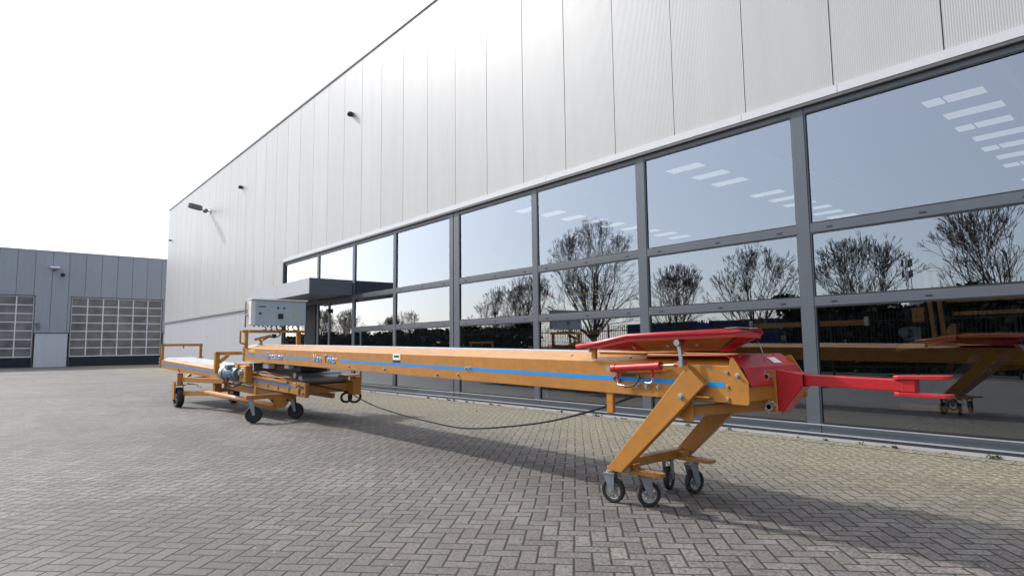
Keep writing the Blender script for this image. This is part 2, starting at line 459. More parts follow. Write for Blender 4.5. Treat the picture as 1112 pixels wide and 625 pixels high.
# end walls, back wall, roof
YB = 46
mb = MB(); mb.box(XL - .0, XL + .2, YF + .2, YB, 0, TOP - .05); mb.build('end_wall', M['clad'], hall)
mb = MB(); mb.box(XR - .2, XR, YF + .2, YB, 0, TOP - .05); mb.build('end_wall', M['clad'], hall)
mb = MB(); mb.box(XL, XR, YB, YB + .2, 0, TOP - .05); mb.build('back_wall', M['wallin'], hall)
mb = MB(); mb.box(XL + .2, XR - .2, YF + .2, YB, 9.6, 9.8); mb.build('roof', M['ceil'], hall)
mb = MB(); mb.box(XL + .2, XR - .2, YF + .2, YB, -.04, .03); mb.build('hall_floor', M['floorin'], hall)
# interior steelwork: columns and roof trusses read faintly through the glass
mb = MB()
for x in (-38, -30, 5.4):
    mb.box(x - .12, x + .12, 18.4, 18.64, 0, 9.6); mb.box(x - .12, x + .12, 30.4, 30.64, 0, 9.6)
for x in (-38, -30, -21, -12, -3.6, 5.4):
    mb.box(x - .09, x + .09, YF + .6, YB, 9.1, 9.6)
mb.build('steel_frame', M['grey_metal'], hall)

# glazing, bay by bay
YG = YF + .05
mull = [(-23.3, .10), (-20.12, .16), (-17.4, .16), (-14.88, .14), (-12.0, .40), (-9.12, .15), (-6.4, .17), (-3.67, .165), (-.95, .17), (1.8, .17), (4.6, .17), (7.4, .40), (10.3, .17), (13.2, .17), (16.3, .3)]
mb = MB()
for x, w in mull:
    mb = MB()
    if w > .3:
        mb.box(x - w / 2, x - .05, YG - .03, YG + .10, .05, 4.485); mb.box(x + .0, x + w / 2, YG - .03, YG + .10, .05, 4.485); mb.box(x - .05, x, YG - .02, YG + .1, .05, 4.485)
    else: mb.box(x - w / 2, x + w / 2, YG - .03, YG + .10, .05, 4.485)
    mb.build('mullion', M['frame'], hall, bevel=.004)
T1, T2 = (2.73, 2.85), (1.73, 1.85)
for i in range(len(mull) - 1):
    a = mull[i][0] + mull[i][1] / 2; b_ = mull[i + 1][0] - mull[i + 1][1] / 2
    f = MB(); rows = [(.17, T2[0]), (T2[1], T1[0]), (T1[1], 4.41)]
    door = i == 0
    f.box(a + .002, b_ - .002, YG - .024, YG + .08, .05, .165)
    f.box(a + .002, b_ - .002, YG - .026, YG + .08, T1[0], T1[1])
    f.box(a + .002, b_ - .002, YG - .024, YG + .08, 4.41, 4.485)
    if not door and i != 1: f.box(a + .002, b_ - .002, YG - .026, YG + .08, T2[0], T2[1])
    else: rows = [(.17, T1[0]), (T1[1], 4.41)]
    if i == 0: f.box(-21.9, -21.8, YG - .022, YG + .07, .165, 2.73)
    if i == 1: f.box(-19.25, -19.13, YG - .024, YG + .08, .165, 2.73)
    if i == 2: f.box(-16.95, -16.89, YG - .022, YG + .07, .165, 1.73)
    f.box(a + .001, a + .018, YG - .021, YG + .07, .06, 4.48); f.box(b_ - .018, b_ - .001, YG - .021, YG + .07, .06, 4.48)
    # inner glazing beads, dark gasket line
    w = f.build('window', M['frame'], hall, bevel=.003)
    gk = MB()
    for z0, z1 in rows:
        for q in ((a, a + .022, z0, z1), (b_ - .022, b_, z0, z1), (a + .022, b_ - .022, z0, z0 + .02), (a + .022, b_ - .022, z1 - .02, z1)):
            gk.box(q[0], q[1], YG - .02, YG + .03, q[2], q[3])
    gk.build('gasket', M['black'], w)
    for z0, z1 in rows:
        t_ = [random.uniform(-.004, .004) for _ in range(3)]     # glass never sits perfectly true
        gp = MB(); gp.quad((a + .02, YG + t_[0], z0 + .018), (b_ - .02, YG + t_[1], z0 + .018), (b_ - .02, YG + t_[1] + t_[2], z1 - .018), (a + .02, YG + t_[0] + t_[2], z1 - .018))
        gp.build('pane', M['glass'], w, recalc=False)
    # drainage caps on the transoms
    cp = MB()
    for z in ((T1[0] + .05), (T2[0] + .05)):
        if (door or i == 1) and z < 2: continue
        for fx_ in (.1, .52, .9):
            x = a + (b_ - a) * fx_; cp.box(x - .035, x + .035, YG - .031, YG - .027, z - .008, z + .012)
    cp.build_each('drain_cap', M['black'], w)
mb = MB(); mb.box(-21.15, -20.21, YG - .06, YG + .08, .165, 2.728); mb.build('entrance_panel', M['door_panel'], hall)
# door closer box on the entrance bay
mb = MB(); mb.box(-19.28, -19.10, YG - .09, YG - .056, 2.38, 2.52); mb.build('door_reader', M['black'], hall)
# sills
mb = MB(); mb.box(WX0, XR, YG - .10, YG - .05, .045, .058); mb.box(WX0, XR, YG - .062, YG - .047, .155, .168); mb.build_each('sill', M['silver'], hall)
mb = MB(); mb.box(WX0, XR, YG - .07, YG + .1, .0, .043); mb.build('sill_base', M['frame'], hall)
# canopy above the entrance
mb = MB(); mb.box(-22.9, -17.45, 7.06, YG - .06, 2.87, 3.28); mb.build('canopy', M['canopy_shaded'], hall, bevel=.004)
c_ = [x for x in hall.children if x.name.startswith('canopy')][0]
mb = MB()
for a, b_ in ((-22.9, -20.2), (-20.19, -17.45)): mb.box(a, b_, 7.035, 7.057, 2.85, 3.31)
mb.build('fascia', M['canopy_sunlit'], c_)
mb = MB(); mb.box(-22.9, -17.42, 7.06, 7.10, 3.283, 3.31); mb.box(-17.447, -17.42, 7.06, YG - .06, 2.85, 3.31); mb.build('edge_trim', M['canopy_shaded'], c_)

# rooflight panels inside, their daylight put in as a glow of their own
rows_l = [(-4.5, 'rightmost'), (-13.2, 'middle'), (-22.3, 'left')]
proto = None
for xc, w in rows_l:
    k = 0
    for yy in [19.9 + 1.62 * q for q in range(11)]:
        if random.random() < .08 and k > 2: k += 1; continue
        lp = MB()
        if k % 2 == 0: lp.box(xc - .65, xc - .22, yy, yy + .52, 7.99, 8.03); lp.box(xc - .14, xc + .75, yy, yy + .52, 7.99, 8.03)
        else: lp.box(xc - .55, xc + .85, yy, yy + .52, 7.99, 8.03)
        t = lp.build('rooflight_panel', M['panel_glow'])
        tag(t, 'white glowing rooflight panel in the %s row seen through the tall windows' % w, 'rooflight panel', 'rooflight panels in the %s row' % w)
        k += 1

# ------------------------------------------------------------------ lamp and cameras on the hall
L = thing('wall_floodlight', (-34.2, 8.1, 8.44), 'grey street-style floodlight on an arm high on the pale wall', 'floodlight')
mb = MB(); mb.cyl((-34.2, 8.38, 8.43), (-34.2, 8.2, 8.44), .04); mb.box(-34.32, -34.08, 8.37, 8.40, 8.30, 8.56); mb.build('bracket_arm', M['pale_sunlit'], L)
mb = MB(); mb.cyl((-34.31, 8.17, 8.44), (-34.09, 8.17, 8.44), .10); mb.build('joint', M['lamp_body'], L)
mb = MB(); mb.bar((-34.2, 8.17, 8.44), (-34.2, 7.95, 8.47), .07, .06)
mb.poly3([(-34.38, 7.98, 8.44), (-34.02, 7.98, 8.44), (-33.95, 7.85, 8.46), (-33.97, 7.45, 8.53), (-34.05, 7.34, 8.54), (-34.35, 7.34, 8.54), (-34.43, 7.45, 8.53), (-34.45, 7.85, 8.46)], (0, 0, .2)); mb.build('lamp_head', M['lamp_body'], L, bevel=.04)
def wall_cam(x, z, label, k=1.0):
    t = thing('security_camera', (x, 8.3, z), label, 'security camera', 'security cameras on the hall')
    mb = MB(); mb.cyl((x, 8.40, z + .01), (x, 8.34, z + .01), .075 * k); mb.build('mount', M['lamp_body'], t)
    mb = MB(); mb.cyl((x, 8.34, z + .01), (x, 8.26, z), .085 * k, 16, .08 * k); mb.tube([(x, 8.26, z), (x, 8.23, z - .008), (x, 8.21, z - .012)], [.079 * k, .062 * k, .02 * k], 16); mb.build('housing', M['dark_sheet'], t)
wall_cam(-17.55, 8.62, 'round dark security camera on the pale cladding, the larger and nearer one')
wall_cam(-28.8, 8.6, 'small dark security camera on the pale cladding, nearer the floodlight')
wall_cam(-43.2, 8.15, 'tiny dark security camera at the far corner of the pale hall', .6)

# ------------------------------------------------------------------ workshop building at the left
wk = thing('workshop_building', (-60, 5, 0), 'lower blue-grey workshop with two glazed sectional doors', 'building')
XW = -60
D1, D2 = (-4.1, 2.42), (4.68, 11.2); DH = 5.55; WT = 9.08
j = [-4.7] + [.12 + 1.09 * k for k in range(-4, 40)]; j = [q for q in j if q < 33]
mb = MB()
for a, b_ in zip(j[:-1], j[1:]):
    # split at door edges
    cuts = sorted([a] + [c for c in (D1[0], D1[1], D2[0], D2[1]) if a < c < b_] + [b_])
    for c, d in zip(cuts[:-1], cuts[1:]):
        mid = (c + d) / 2; door = D1[0] < mid < D1[1] or D2[0] < mid < D2[1]
        g0 = .012 if c == a else .0005; g1 = .012 if d == b_ else .0005
        mb.box(XW - .1, XW, c + g0, d - g1, DH + .02 if door else 2.68, WT)
mb.build('cladding', M['clad_grey'], wk)
mb = MB()
for a, b_ in ((-4.7, D1[0]), (D1[1] + .1, D2[0] - .1), (D2[1] + .1, 33)): mb.box(XW - .1, XW + .01, a, b_, 0, 2.6)
mb.build('plinth', M['plinth_grey'], wk)
mb = MB()
for a, b_ in ((-4.7, D1[0]), (D1[1], D2[0]), (D2[1], 33)): mb.box(XW - .12, XW + .04, a, b_, 2.61, 2.68)
mb.build('drip_ledge', M['coping'], wk)
mb = MB(); mb.box(XW - .3, XW + .03, -4.7, 33, WT + .002, WT + .08); mb.build('coping', M['flash'], wk)
mb = MB(); mb.box(XW - 20, XW - .4, -4.7, 33, WT - .9, WT - .7); mb.build('roof', M['ceil'], wk)
mb = MB()
for a, b_ in ((-4.7, D1[0]), (D1[1], D2[0]), (D2[1], 33)): mb.box(XW - .4, XW - .101, a, b_, 0, WT - .7)
mb.box(XW - .4, XW - .101, -4.7, 33, DH + .05, WT - .02); mb.box(XW - 20, XW - 19.8, -4.7, 33, 0, WT - .7); mb.box(XW - 19.8, XW - .4, -4.7, -4.5, 0, WT - .9); mb.build('inner_wall', M['wallin'], wk)
mb = MB(); mb.box(XW - 19.8, XW - .4, -4.7, 33, -.02, .02); mb.build('workshop_floor', M['floorin'], wk)
for (a, b_), lab in ((D1, None), (D2, None)):
    mb = MB(); n = 6; w = (b_ - a - .12) / n
    zs = [.80 + (DH - .08 - .80) * q / 7 for q in range(8)]
    for z in zs: mb.box(XW - .14, XW - .06, a + .06, b_ - .06, z - .035, z + .035)
    for q in range(n + 1):
        y = a + .06 + w * q
        for z0, z1 in zip(zs[:-1], zs[1:]): mb.box(XW - .135, XW - .065, y - .04, y + .04, z0 + .036, z1 - .036)
    dr = mb.build('sectional_door', M['door_frame'], wk)
    mb = MB(); mb.box(XW - .13, XW - .07, a + .03, b_ - .03, .0, .764); mb.build('bottom_panel', M['door_panel'], dr)
    mb = MB(); mb.quad((XW - .10, a + .06, .8), (XW - .10, b_ - .06, .8), (XW - .10, b_ - .06, DH - .1), (XW - .10, a + .06, DH - .1)); mb.build('pane', M['glass_dark'], dr, recalc=False)
    mb = MB(); mb.box(XW - .10, XW + .02, a - .002, a + .055, 0, DH); mb.box(XW - .10, XW + .02, b_ - .055, b_ + .002, 0, DH); mb.box(XW - .1, XW + .03, a - .05, b_ + .05, DH - .035, DH + .018)
    mb.build('door_surround', M['coping'], dr)
t = thing('wall_lamp', (-59.8, 3.45, 7.7), 'pale flat lamp high on the blue-grey workshop wall', 'wall lamp')
mb = MB(); mb.box(-60, -59.9, 3.36, 3.6, 7.55, 7.85); mb.build('mount', M['lamp_body'], t)
mb = MB(); mb.prism([(-59.9, 7.66), (-59.3, 7.72), (-59.35, 7.86), (-59.9, 7.9)], (0, .6, 0), 'xz', 3.2); mb.build('lamp_head', M['pale_sunlit'], t, bevel=.03)
t = thing('dome_camera', (-59.8, 4.05, 7.25), 'small black dome camera beside the lamp on the workshop wall', 'security camera')
mb = MB(); mb.cyl((-60, 4.05, 7.27), (-59.88, 4.05, 7.27), .14); mb.build('mount', M['dark_sheet'], t)
mb = MB(); mb.cyl((-59.88, 4.05, 7.27), (-59.68, 4.05, 7.2), .15, 14, .08); mb.build('dome', M['black'], t)
t = thing('utility_box', (-59.95, 2.75, 3.1), 'small dark utility box on the workshop wall above the concrete plinth', 'utility box')
mb = MB(); mb.box(-60, -59.85, 2.6, 2.78, 2.95, 3.45); mb.box(-60, -59.84, 2.5, 2.6, 3.3, 3.42); mb.build('housing', M['lamp_body'], t, bevel=.02)

# ------------------------------------------------------------------ the conveyor
mc = thing('mobile_conveyor', (-8, 4.2, 0), 'long orange mobile conveyor with red hopper and red tow bar', 'conveyor machine')
def P(mb, name, mat, bevel=0, parent=None, label=None): return mb.build(name, M[mat], parent or mc, bevel, label)
def PE(mb, name, mat, bevel=0, parent=None): return mb.build_each(name, M[mat], parent or mc, bevel)
YN, YFR = 3.80, 4.58
zt = lambda x: 1.095 + .0158 * (-x - 2.2)
zb = lambda x: .845 + .0155 * (-x - 2.2)
X0, X1 = -2.195, -12.62
# boom side plates with sloped top flange
def boom_side(y, s):
    mb = MB()
    sec = lambda x: [(x, y, zb(x)), (x, y, zt(x)), (x, y + s * .15, zt(x) + .068), (x, y + s * .15, zt(x) + .055), (x, y + s * .012, zt(x) - .012), (x, y + s * .012, zb(x) + .012), (x, y + s * .07, zb(x) + .012), (x, y + s * .07, zb(x))]
    xs = [X0, -6.5, X1]
    R_ = [[mb.bm.verts.new(p) for p in sec(x)] for x in xs]
    for A, B in zip(R_[:-1], R_[1:]):
        for k in range(8): mb.bm.faces.new((A[k], A[(k + 1) % 8], B[(k + 1) % 8], B[k]))
    mb.bm.faces.new(R_[0]); mb.bm.faces.new(R_[-1][::-1])
    return P(mb, 'boom_side', 'orange', .004)
bs = boom_side(YN, 1); boom_side(YFR, -1)
mb = MB()
for x in [X1 + .2 + .9 * k for k in range(12)]: mb.box(x - .03, x + .03, YN + .014, YFR - .014, zb(x) + .02, zb(x) + .07)
PE(mb, 'boom_crossmember', 'orange')
mb = MB()
xb0, xb1 = -3.46, -12.66
def slab(mb, x0, x1, y0, y1, f0, f1):
    v = [mb.bm.verts.new(p) for p in ((x0, y0, f0(x0)), (x1, y0, f0(x1)), (x1, y1, f0(x1)), (x0, y1, f0(x0)), (x0, y0, f1(x0)), (x1, y0, f1(x1)), (x1, y1, f1(x1)), (x0, y1, f1(x0)))]
    for k in ((0, 1, 2, 3), (7, 6, 5, 4), (0, 4, 5, 1), (1, 5, 6, 2), (2, 6, 7, 3), (3, 7, 4, 0)): mb.bm.faces.new([v[i] for i in k])
slab(mb, xb0, xb1, YN + .15, YFR - .15, lambda x: zt(x) + .058, lambda x: zt(x) + .072)
slab(mb, xb0, xb1, YN + .1, YFR - .1, lambda x: zb(x) + .075, lambda x: zb(x) + .083)
P(mb, 'conveyor_belt', 'belt')
mb = MB(); slab(mb, -2.98, -3.47, YN + .12, YFR - .12, lambda x: zt(x) + .064, lambda x: zt(x) + .074); P(mb, 'cover_plate', 'orange', .002)
# blue stripe broken by the lettering
mb = MB()
for a, b_ in ((-2.24, -8.25), (-9.32, -10.42), (-11.42, -12.45)):
    slab(mb, a, b_, YN - .0015, YN + .0, lambda x: zt(x) - .148, lambda x: zt(x) - .112)
PE(mb, 'stripe', 'blue')
def lettering(txt, x0, x1, zc, h, name='lettering'):
    cu = bpy.data.curves.new('tmp_text', 'FONT'); cu.body = txt; cu.size = 1; cu.extrude = 0; cu.offset = .018
    ob = bpy.data.objects.new('tmp_text', cu); col.objects.link(ob)
    bpy.context.view_layer.update()
    me = bpy.data.meshes.new_from_object(ob)
    bpy.data.objects.remove(ob)
    xs = [v.co.x for v in me.vertices]; ys = [v.co.y for v in me.vertices]
    a, b_, c, d = min(xs), max(xs), min(ys), max(ys)
    bm = bmesh.new(); bm.from_mesh(me)
    for v in bm.verts:
        x = x0 + (v.co.x - a) / (b_ - a) * (x1 - x0); v.co = V((x, YN - .0022, zc(x) + ((v.co.y - c) / (d - c) - .5) * h))
    m_ = MB(); m_.bm.free(); m_.bm = bm
    g = bmesh.ops.extrude_face_region(bm, geom=bm.faces[:]); bmesh.ops.translate(bm, verts=[e for e in g['geom'] if isinstance(e, bmesh.types.BMVert)], vec=(0, .0012, 0))
    return P(m_, name, 'blue')
lettering('Van Trier', -9.22, -8.34, lambda x: zt(x) - .118, .125)
lettering('Breston', -11.32, -10.5, lambda x: zt(x) - .122, .12)
# stickers
mb = MB(); mb.box(-6.74, -6.56, YN - .002, YN, zt(-6.6) - .075, zt(-6.6) + .0); st = P(mb, 'sticker', 'white')
mb = MB(); mb.box(-6.74, -6.56, YN - .002, YN, zt(-6.6) - .108, zt(-6.6) - .076); mb.box(-6.71, -6.59, YN - .003, YN - .002, zt(-6.6) - .045, zt(-6.6) - .02); P(mb, 'sticker_print', 'black', parent=st)
mb = MB(); mb.box(-12.35, -11.95, YN - .002, YN, zt(-12.2) - .075, zt(-12.2) - .02); P(mb, 'warning_sticker', 'yellow')
# bolts
def bolt(x, y, z, r=.012, nrm=V((0, -1, 0)), l=.02, ring=True):
    mb = MB(); p = V((x, y, z))
    if ring: mb.cyl(p, p + nrm * .003, r * 1.6, 14)
    mb.cyl(p + nrm * .003, p + nrm * l, r, 6)
    return P(mb, 'bolt', 'steel', .001)
for x, dz in ((-7.95, -.2), (-6.95, -.2), (-5.75, -.215), (-5.35, -.2), (-5.2, -.125), (-5.14, -.12), (-2.97, -.175), (-2.78, -.175), (-2.212, -.045), (-2.212, -.14), (-2.212, -.22)):
    bolt(x, YN, zt(x) + dz)
bolt(-2.885, YN, 1.105 - .17, .018)
for x in (-3.75, -3.1): 
    bolt(x, YN + .08, zt(x) + .035, .010, V((0, -.4, .9)).normalized(), .012)
# head end plates, near and far
for y, ex in ((YN - .012, 0), (YFR + .002, .022)):
    mb = MB(); mb.prism([(-2.195, 1.10), (-2.185, 1.148), (-2.165 + ex, 1.155), (-2.06 + ex, .99), (-2.06 + ex, .852), (-2.072, .838), (-2.18, .84), (-2.195, .85)], (0, .010, 0), 'xz', y)
    P(mb, 'end_plate', 'orange', .003)
bolt(-2.135, YN - .012, 1.03, .011)
# tensioner slot strip
mb = MB(); mb.box(-2.232, -2.197, YN - .004, YN - .001, .85, 1.09); P(mb, 'edge_strip', 'orange', .001)
# red hood between the end plates
mb = MB(); prof = [(-2.95, 1.158), (-2.22, 1.166), (-2.10, 1.085), (-2.045, .965)]
inn = [(x - .004, z - .006) for x, z in prof][::-1]
mb.prism(prof + inn, (0, YFR - YN - .006, 0), 'xz', YN + .003); P(mb, 'hood', 'red', .003)
mb = MB(); mb.poly3([(-2.175, 4.27, 1.140), (-2.175, 4.38, 1.140), (-2.12, 4.38, 1.102), (-2.12, 4.27, 1.102)], (.002, 0, .003)); P(mb, 'hood_sticker', 'white')
# head cross beam and strut
mb = MB(); mb.box(-2.18, -2.062, YN + .0, YFR, .862, .962); P(mb, 'head_crossbeam', 'orange', .006)
mb = MB(); mb.bar((-2.56, 3.86, .765), (-2.06, 4.16, .825), .07, .07); mb.bar((-2.56, 4.52, .765), (-2.06, 4.24, .825), .07, .07); PE(mb, 'drawbar_strut', 'orange', .004)
# clevis plates
mb = MB()
for y in (4.105, 4.265): mb.prism([(-2.10, 1.055), (-2.035, 1.06), (-2.03, .78), (-2.05, .765), (-2.10, .765)], (0, .012, 0), 'xz', y)
mb.box(-2.10, -2.09, 4.117, 4.265, .80, 1.05)
P(mb, 'hitch_plate', 'orange', .003)
# tow bar
mb = MB()
for y in (4.122, 4.253): mb.prism([(-2.06, 1.055), (-2.02, 1.06), (-1.86, 1.035), (-1.86, .955), (-1.87, .95), (-2.01, .775), (-2.05, .79), (-2.06, .83)], (0, .009, 0), 'xz', y)
mb.prism([(-2.06, 1.055), (-1.86, 1.038), (-1.86, 1.028), (-2.06, 1.045)], (0, .122, 0), 'xz', 4.131)
mb.prism([(-1.86, .953), (-1.87, .945), (-2.01, .77), (-2.02, .785), (-1.88, .958)], (0, .122, 0), 'xz', 4.131)
tb = P(mb, 'tow_bar', 'red', .003)
mb = MB(); mb.bar((-1.87, 4.195, .997), (-1.225, 4.195, .981), .075, .072); P(mb, 'bar', 'red', .006, tb)
mb = MB()
for z, zz in ((1.020, 1.026), (.922, .918)):
    mb.poly3([(-1.33, 4.15, z), (-1.30, 4.135, z), (-1.07, 4.14, zz), (-1.045, 4.15, zz), (-1.045, 4.24, zz), (-1.07, 4.25, zz), (-1.30, 4.255, z), (-1.33, 4.24, z)], (0, 0, .022))
mb.box(-1.29, -1.218, 4.15, 4.24, .946, 1.036)
P(mb, 'fork', 'red', .003, tb)
# hitch pins and rings
for z, xx in ((1.015, -2.07), (.815, -2.06)):
    mb = MB(); mb.cyl((xx, 4.04, z), (xx, 4.29, z), .016); mb.cyl((xx, 4.04, z), (xx, 4.055, z), .028); mb.bar((xx, 4.05, z - .045), (xx, 4.05, z + .045), .012, .012)
    pin = P(mb, 'hitch_pin', 'steel')
    mb = MB(); pts = []
    for k in range(6):
        a = math.radians(60 * k + 10); pts.append((xx + .015 + .046 * math.cos(a), 4.045 - .01 * math.sin(a), z - .005 + .046 * math.sin(a)))
    if z < .9: mb.tube(pts, .0035, 6, True)
    else: mb.tube([(xx - .02, 4.04, z + .01), (xx + .0, 4.03, z + .05), (xx + .02, 4.04, z + .01), (xx + .0, 4.05, z - .04)], .0035, 6, True)
    P(mb, 'pin_ring', 'steel', 0, pin)
# legs
for y, s in ((3.735, 1), (4.60, 1)):
    mb = MB(); dx = .0
    mb.prism([(-2.49, 1.09), (-2.355, .965), (-3.085, .29), (-3.11, .265), (-3.215, .27), (-3.235, .30)], (0, .058, 0), 'xz', y)
    P(mb, 'leg', 'orange', .005)
for p in ((-2.545, 3.735, .875),): bolt(*p, .016)
mb = MB(); mb.cyl((-2.545, 3.74, .875), (-2.545, 4.65, .875), .022); P(mb, 'leg_pivot', 'steel')
mb = MB(); mb.bar((-3.16, 3.79, .315), (-3.16, 4.60, .315), .07, .07); P(mb, 'leg_crossbeam', 'orange', .004)
mb = MB(); mb.prism([(-2.50, .86), (-2.38, .88), (-2.52, .86), (-2.62, .72), (-2.60, .70), (-2.515, .69), (-2.50, .71)], (0, .012, 0), 'xz', 3.82) if False else mb.prism([(-2.70, .87), (-2.50, .87), (-2.50, .71), (-2.515, .695), (-2.58, .70), (-2.62, .72)], (0, .012, 0), 'xz', 3.81)
P(mb, 'lug_plate', 'orange', .003)
mb = MB(); mb.prism([(-3.30, .88), (-3.235, .88), (-3.235, .71), (-3.245, .70), (-3.29, .70), (-3.30, .71)], (0, .035, 0), 'xz', 3.81); P(mb, 'lug_plate', 'orange', .003)
mb = MB(); mb.box(-2.46, -2.33, YN - .05, YN, .875, .885); P(mb, 'leg_stop', 'orange', .002)

# casters
def caster(x, y, r, w, ang, zp, off=.04, rim='steel', lean=True, solid=False):
    """ang: direction in which the wheel rolls"""
    d = V((math.cos(ang), math.sin(ang), 0)); s = V((-d.y, d.x, 0)); c = V((x, y, r)); top = c - d * off; top.z = zp
    mb = MB()
    for q in (-1, 1):
        o = s * (w / 2 + .012) * q
        a = c + o; b_ = top + o
        mb.poly3([a - d * .022 - V((0, 0, .01)), a + d * .022 - V((0, 0, .01)), b_ + d * .045, b_ - d * .045], s * .005 * q)
    mb.poly3([top - d * .05 - s * (w / 2 + .02) , top + d * .05 - s * (w / 2 + .02), top + d * .05 + s * (w / 2 + .02), top - d * .05 + s * (w / 2 + .02)], (0, 0, .008))
    mb.cyl(top + V((0, 0, .006)), top + V((0, 0, .026)), .035)
    mb.cyl(c - s * (w / 2 + .022), c + s * (w / 2 + .022), .012, 8)
    fk = P(mb, 'caster', 'grey_metal', .002)
    mb = MB(); n = 28; prof = [(.70, -.5), (.9, -.5), (.985, -.38), (1.0, -.15), (1.0, .15), (.985, .38), (.9, .5), (.70, .5)]
    rings = []
    for k in range(n):
        a = 2 * math.pi * k / n; e = d * math.cos(a) + V((0, 0, math.sin(a)))
        rings.append([mb.bm.verts.new(c + e * r * pr_ + s * w * q) for pr_, q in prof])
    for k in range(n):
        A, B = rings[k], rings[(k + 1) % n]
        for i in range(len(prof)):
            f = mb.bm.faces.new((A[i], A[(i + 1) % len(prof)], B[(i + 1) % len(prof)], B[i])); f.smooth = True
    P(mb, 'tyre', 'rubber', 0, fk)
    mb = MB(); mb.cyl(c - s * w * .36, c + s * w * .36, r * (.72 if solid else .34), 20); 
    mb.tube([c + (d * math.cos(2 * math.pi * k / 24) + V((0, 0, math.sin(2 * math.pi * k / 24)))) * r * .69 for k in range(24)], w * .18, 6, True)
    for k in range(5):
        a = 2 * math.pi * k / 5 + .4; e = d * math.cos(a) + V((0, 0, math.sin(a)))
        mb.bar(c + e * r * .3, c + e * r * .7, w * .3, r * .17, s)
    P(mb, 'rim', rim, .001, fk)
    return fk
caster(-3.27, 3.83, .098, .038, math.radians(14), .225, .02, 'steel')
caster(-3.0, 3.93, .095, .038, math.radians(60), .225, .03, 'steel')
caster(-3.23, 4.52, .098, .042, math.radians(105), .245, .02, 'grey_metal')
caster(-3.0, 4.55, .098, .044, math.radians(80), .245, .03, 'grey_metal')
for y, x0, x1, z in ((3.87, -3.34, -2.83, .250), (4.53, -3.33, -2.81, .270)):
    mb = MB(); mb.poly3([(x0, y - .03, z), (x0 + .02, y - .05, z), (x1 - .03, y - .04, z), (x1, y - .01, z), (x1, y + .05, z), (x1 - .03, y + .07, z), (x0 + .02, y + .07, z), (x0, y + .05, z)], (0, 0, .026))
    bp = P(mb, 'bogie_plate', 'orange', .002)
    mb = MB(); mb.bar((x0 + .10, y + .02, z + .046), (x0 + .27, y + .02, z + .046), .08, .045); P(mb, 'pivot_block', 'orange', .004, bp)
    for dx in (.30, .38, .46): 
        mb = MB(); mb.cyl((x0 + dx, y - .028 if dx > .2 else y - .02, z + .02), (x0 + dx, y - .028 if dx > .2 else y - .02, z + .038), .009, 6); P(mb, 'bolt', 'steel', 0, bp)
bolt(-3.10, 3.80, .288, .016, V((.3, -1, 0)).normalized(), .03)
# hydraulic cylinder, rod, link
mb = MB(); mb.cyl((-3.17, 3.75, 1.062), (-2.735, 3.75, 1.088), .029, 20); mb.cyl((-2.755, 3.75, 1.087), (-2.72, 3.75, 1.089), .033, 20); mb.cyl((-3.18, 3.75, 1.0615), (-3.14, 3.75, 1.0635), .033, 20)
for x, z in ((-3.13, 1.05), (-2.80, 1.075)): mb.cyl((x, 3.755, z), (x, 3.755, z - .075), .011, 10)
cy = P(mb, 'hydraulic_cylinder', 'red')
mb = MB(); mb.cyl((-2.73, 3.755, 1.088), (-2.585, 3.755, 1.098), .009, 12); P(mb, 'piston_rod', 'steel', 0, cy)
mb = MB(); mb.cyl((-2.60, 3.755, 1.097), (-2.565, 3.755, 1.099), .016, 12); P(mb, 'rod_end', 'red', 0, cy)
mb = MB(); mb.cyl((-3.195, 3.73, 1.06), (-3.195, 3.80, 1.06), .02, 12); mb.cyl((-3.195, 3.72, 1.06), (-3.195, 3.73, 1.06), .026, 6); P(mb, 'cylinder_mount', 'steel', 0, cy)
def arc(pts, k=6):
    """Catmull-Rom"""
    pts = [V(p) for p in pts]; out = []
    for i in range(len(pts) - 1):
        p0, p1, p2, p3 = pts[max(i - 1, 0)], pts[i], pts[i + 1], pts[min(i + 2, len(pts) - 1)]
        for t in range(k):
            t /= k; out.append(.5 * (2 * p1 + (p2 - p0) * t + (2 * p0 - 5 * p1 + 4 * p2 - p3) * t * t + (3 * p1 - p0 - 3 * p2 + p3) * t ** 3))
    out.append(pts[-1]); return out
mb = MB(); mb.tube(arc([(-3.11, 3.75, .935), (-3.02, 3.74, .925), (-2.95, 3.74, .945), (-2.92, 3.745, .99), (-2.955, 3.76, 1.02), (-3.05, 3.77, 1.015), (-3.12, 3.785, 1.01)]), .0075)
mb.tube(arc([(-2.95, 3.77, 1.01), (-2.90, 3.755, .985), (-2.87, 3.75, .965), (-2.85, 3.75, .955)]), .0065); mb.tube(arc([(-3.16, 3.79, 1.0), (-3.19, 3.78, .985), (-3.17, 3.78, .965), (-3.13, 3.785, .97)]), .008)
PE(mb, 'hose', 'hose', 0, cy)
mb = MB(); mb.tube(arc([(-3.13, 3.755, .98), (-3.13, 3.755, .945), (-3.115, 3.75, .935), (-3.05, 3.745, .928)]), .0085); mb.tube(arc([(-2.80, 3.755, 1.0), (-2.80, 3.755, .975), (-2.82, 3.75, .958), (-2.865, 3.75, .96)]), .0085); PE(mb, 'hose_fitting', 'steel', 0, cy)
mb = MB(); mb.bar((-2.555, 3.745, 1.245), (-2.535, 3.745, 1.11), .012, .028, V((1, 0, 0))); lk = P(mb, 'hopper_link', 'grey_metal', .002)
for z, x in ((1.255, -2.557), (1.105, -2.535)):
    mb = MB(); mb.cyl((x, 3.73, z), (x, 3.79, z), .017, 12); mb.cyl((x, 3.72, z), (x, 3.73, z), .024, 12); P(mb, 'link_pin', 'steel', 0, lk)
mb = MB(); mb.prism([(-2.59, 1.30), (-2.52, 1.30), (-2.53, 1.235), (-2.58, 1.235)], (0, .012, 0), 'xz', 3.77); P(mb, 'link_lug', 'red', .002)
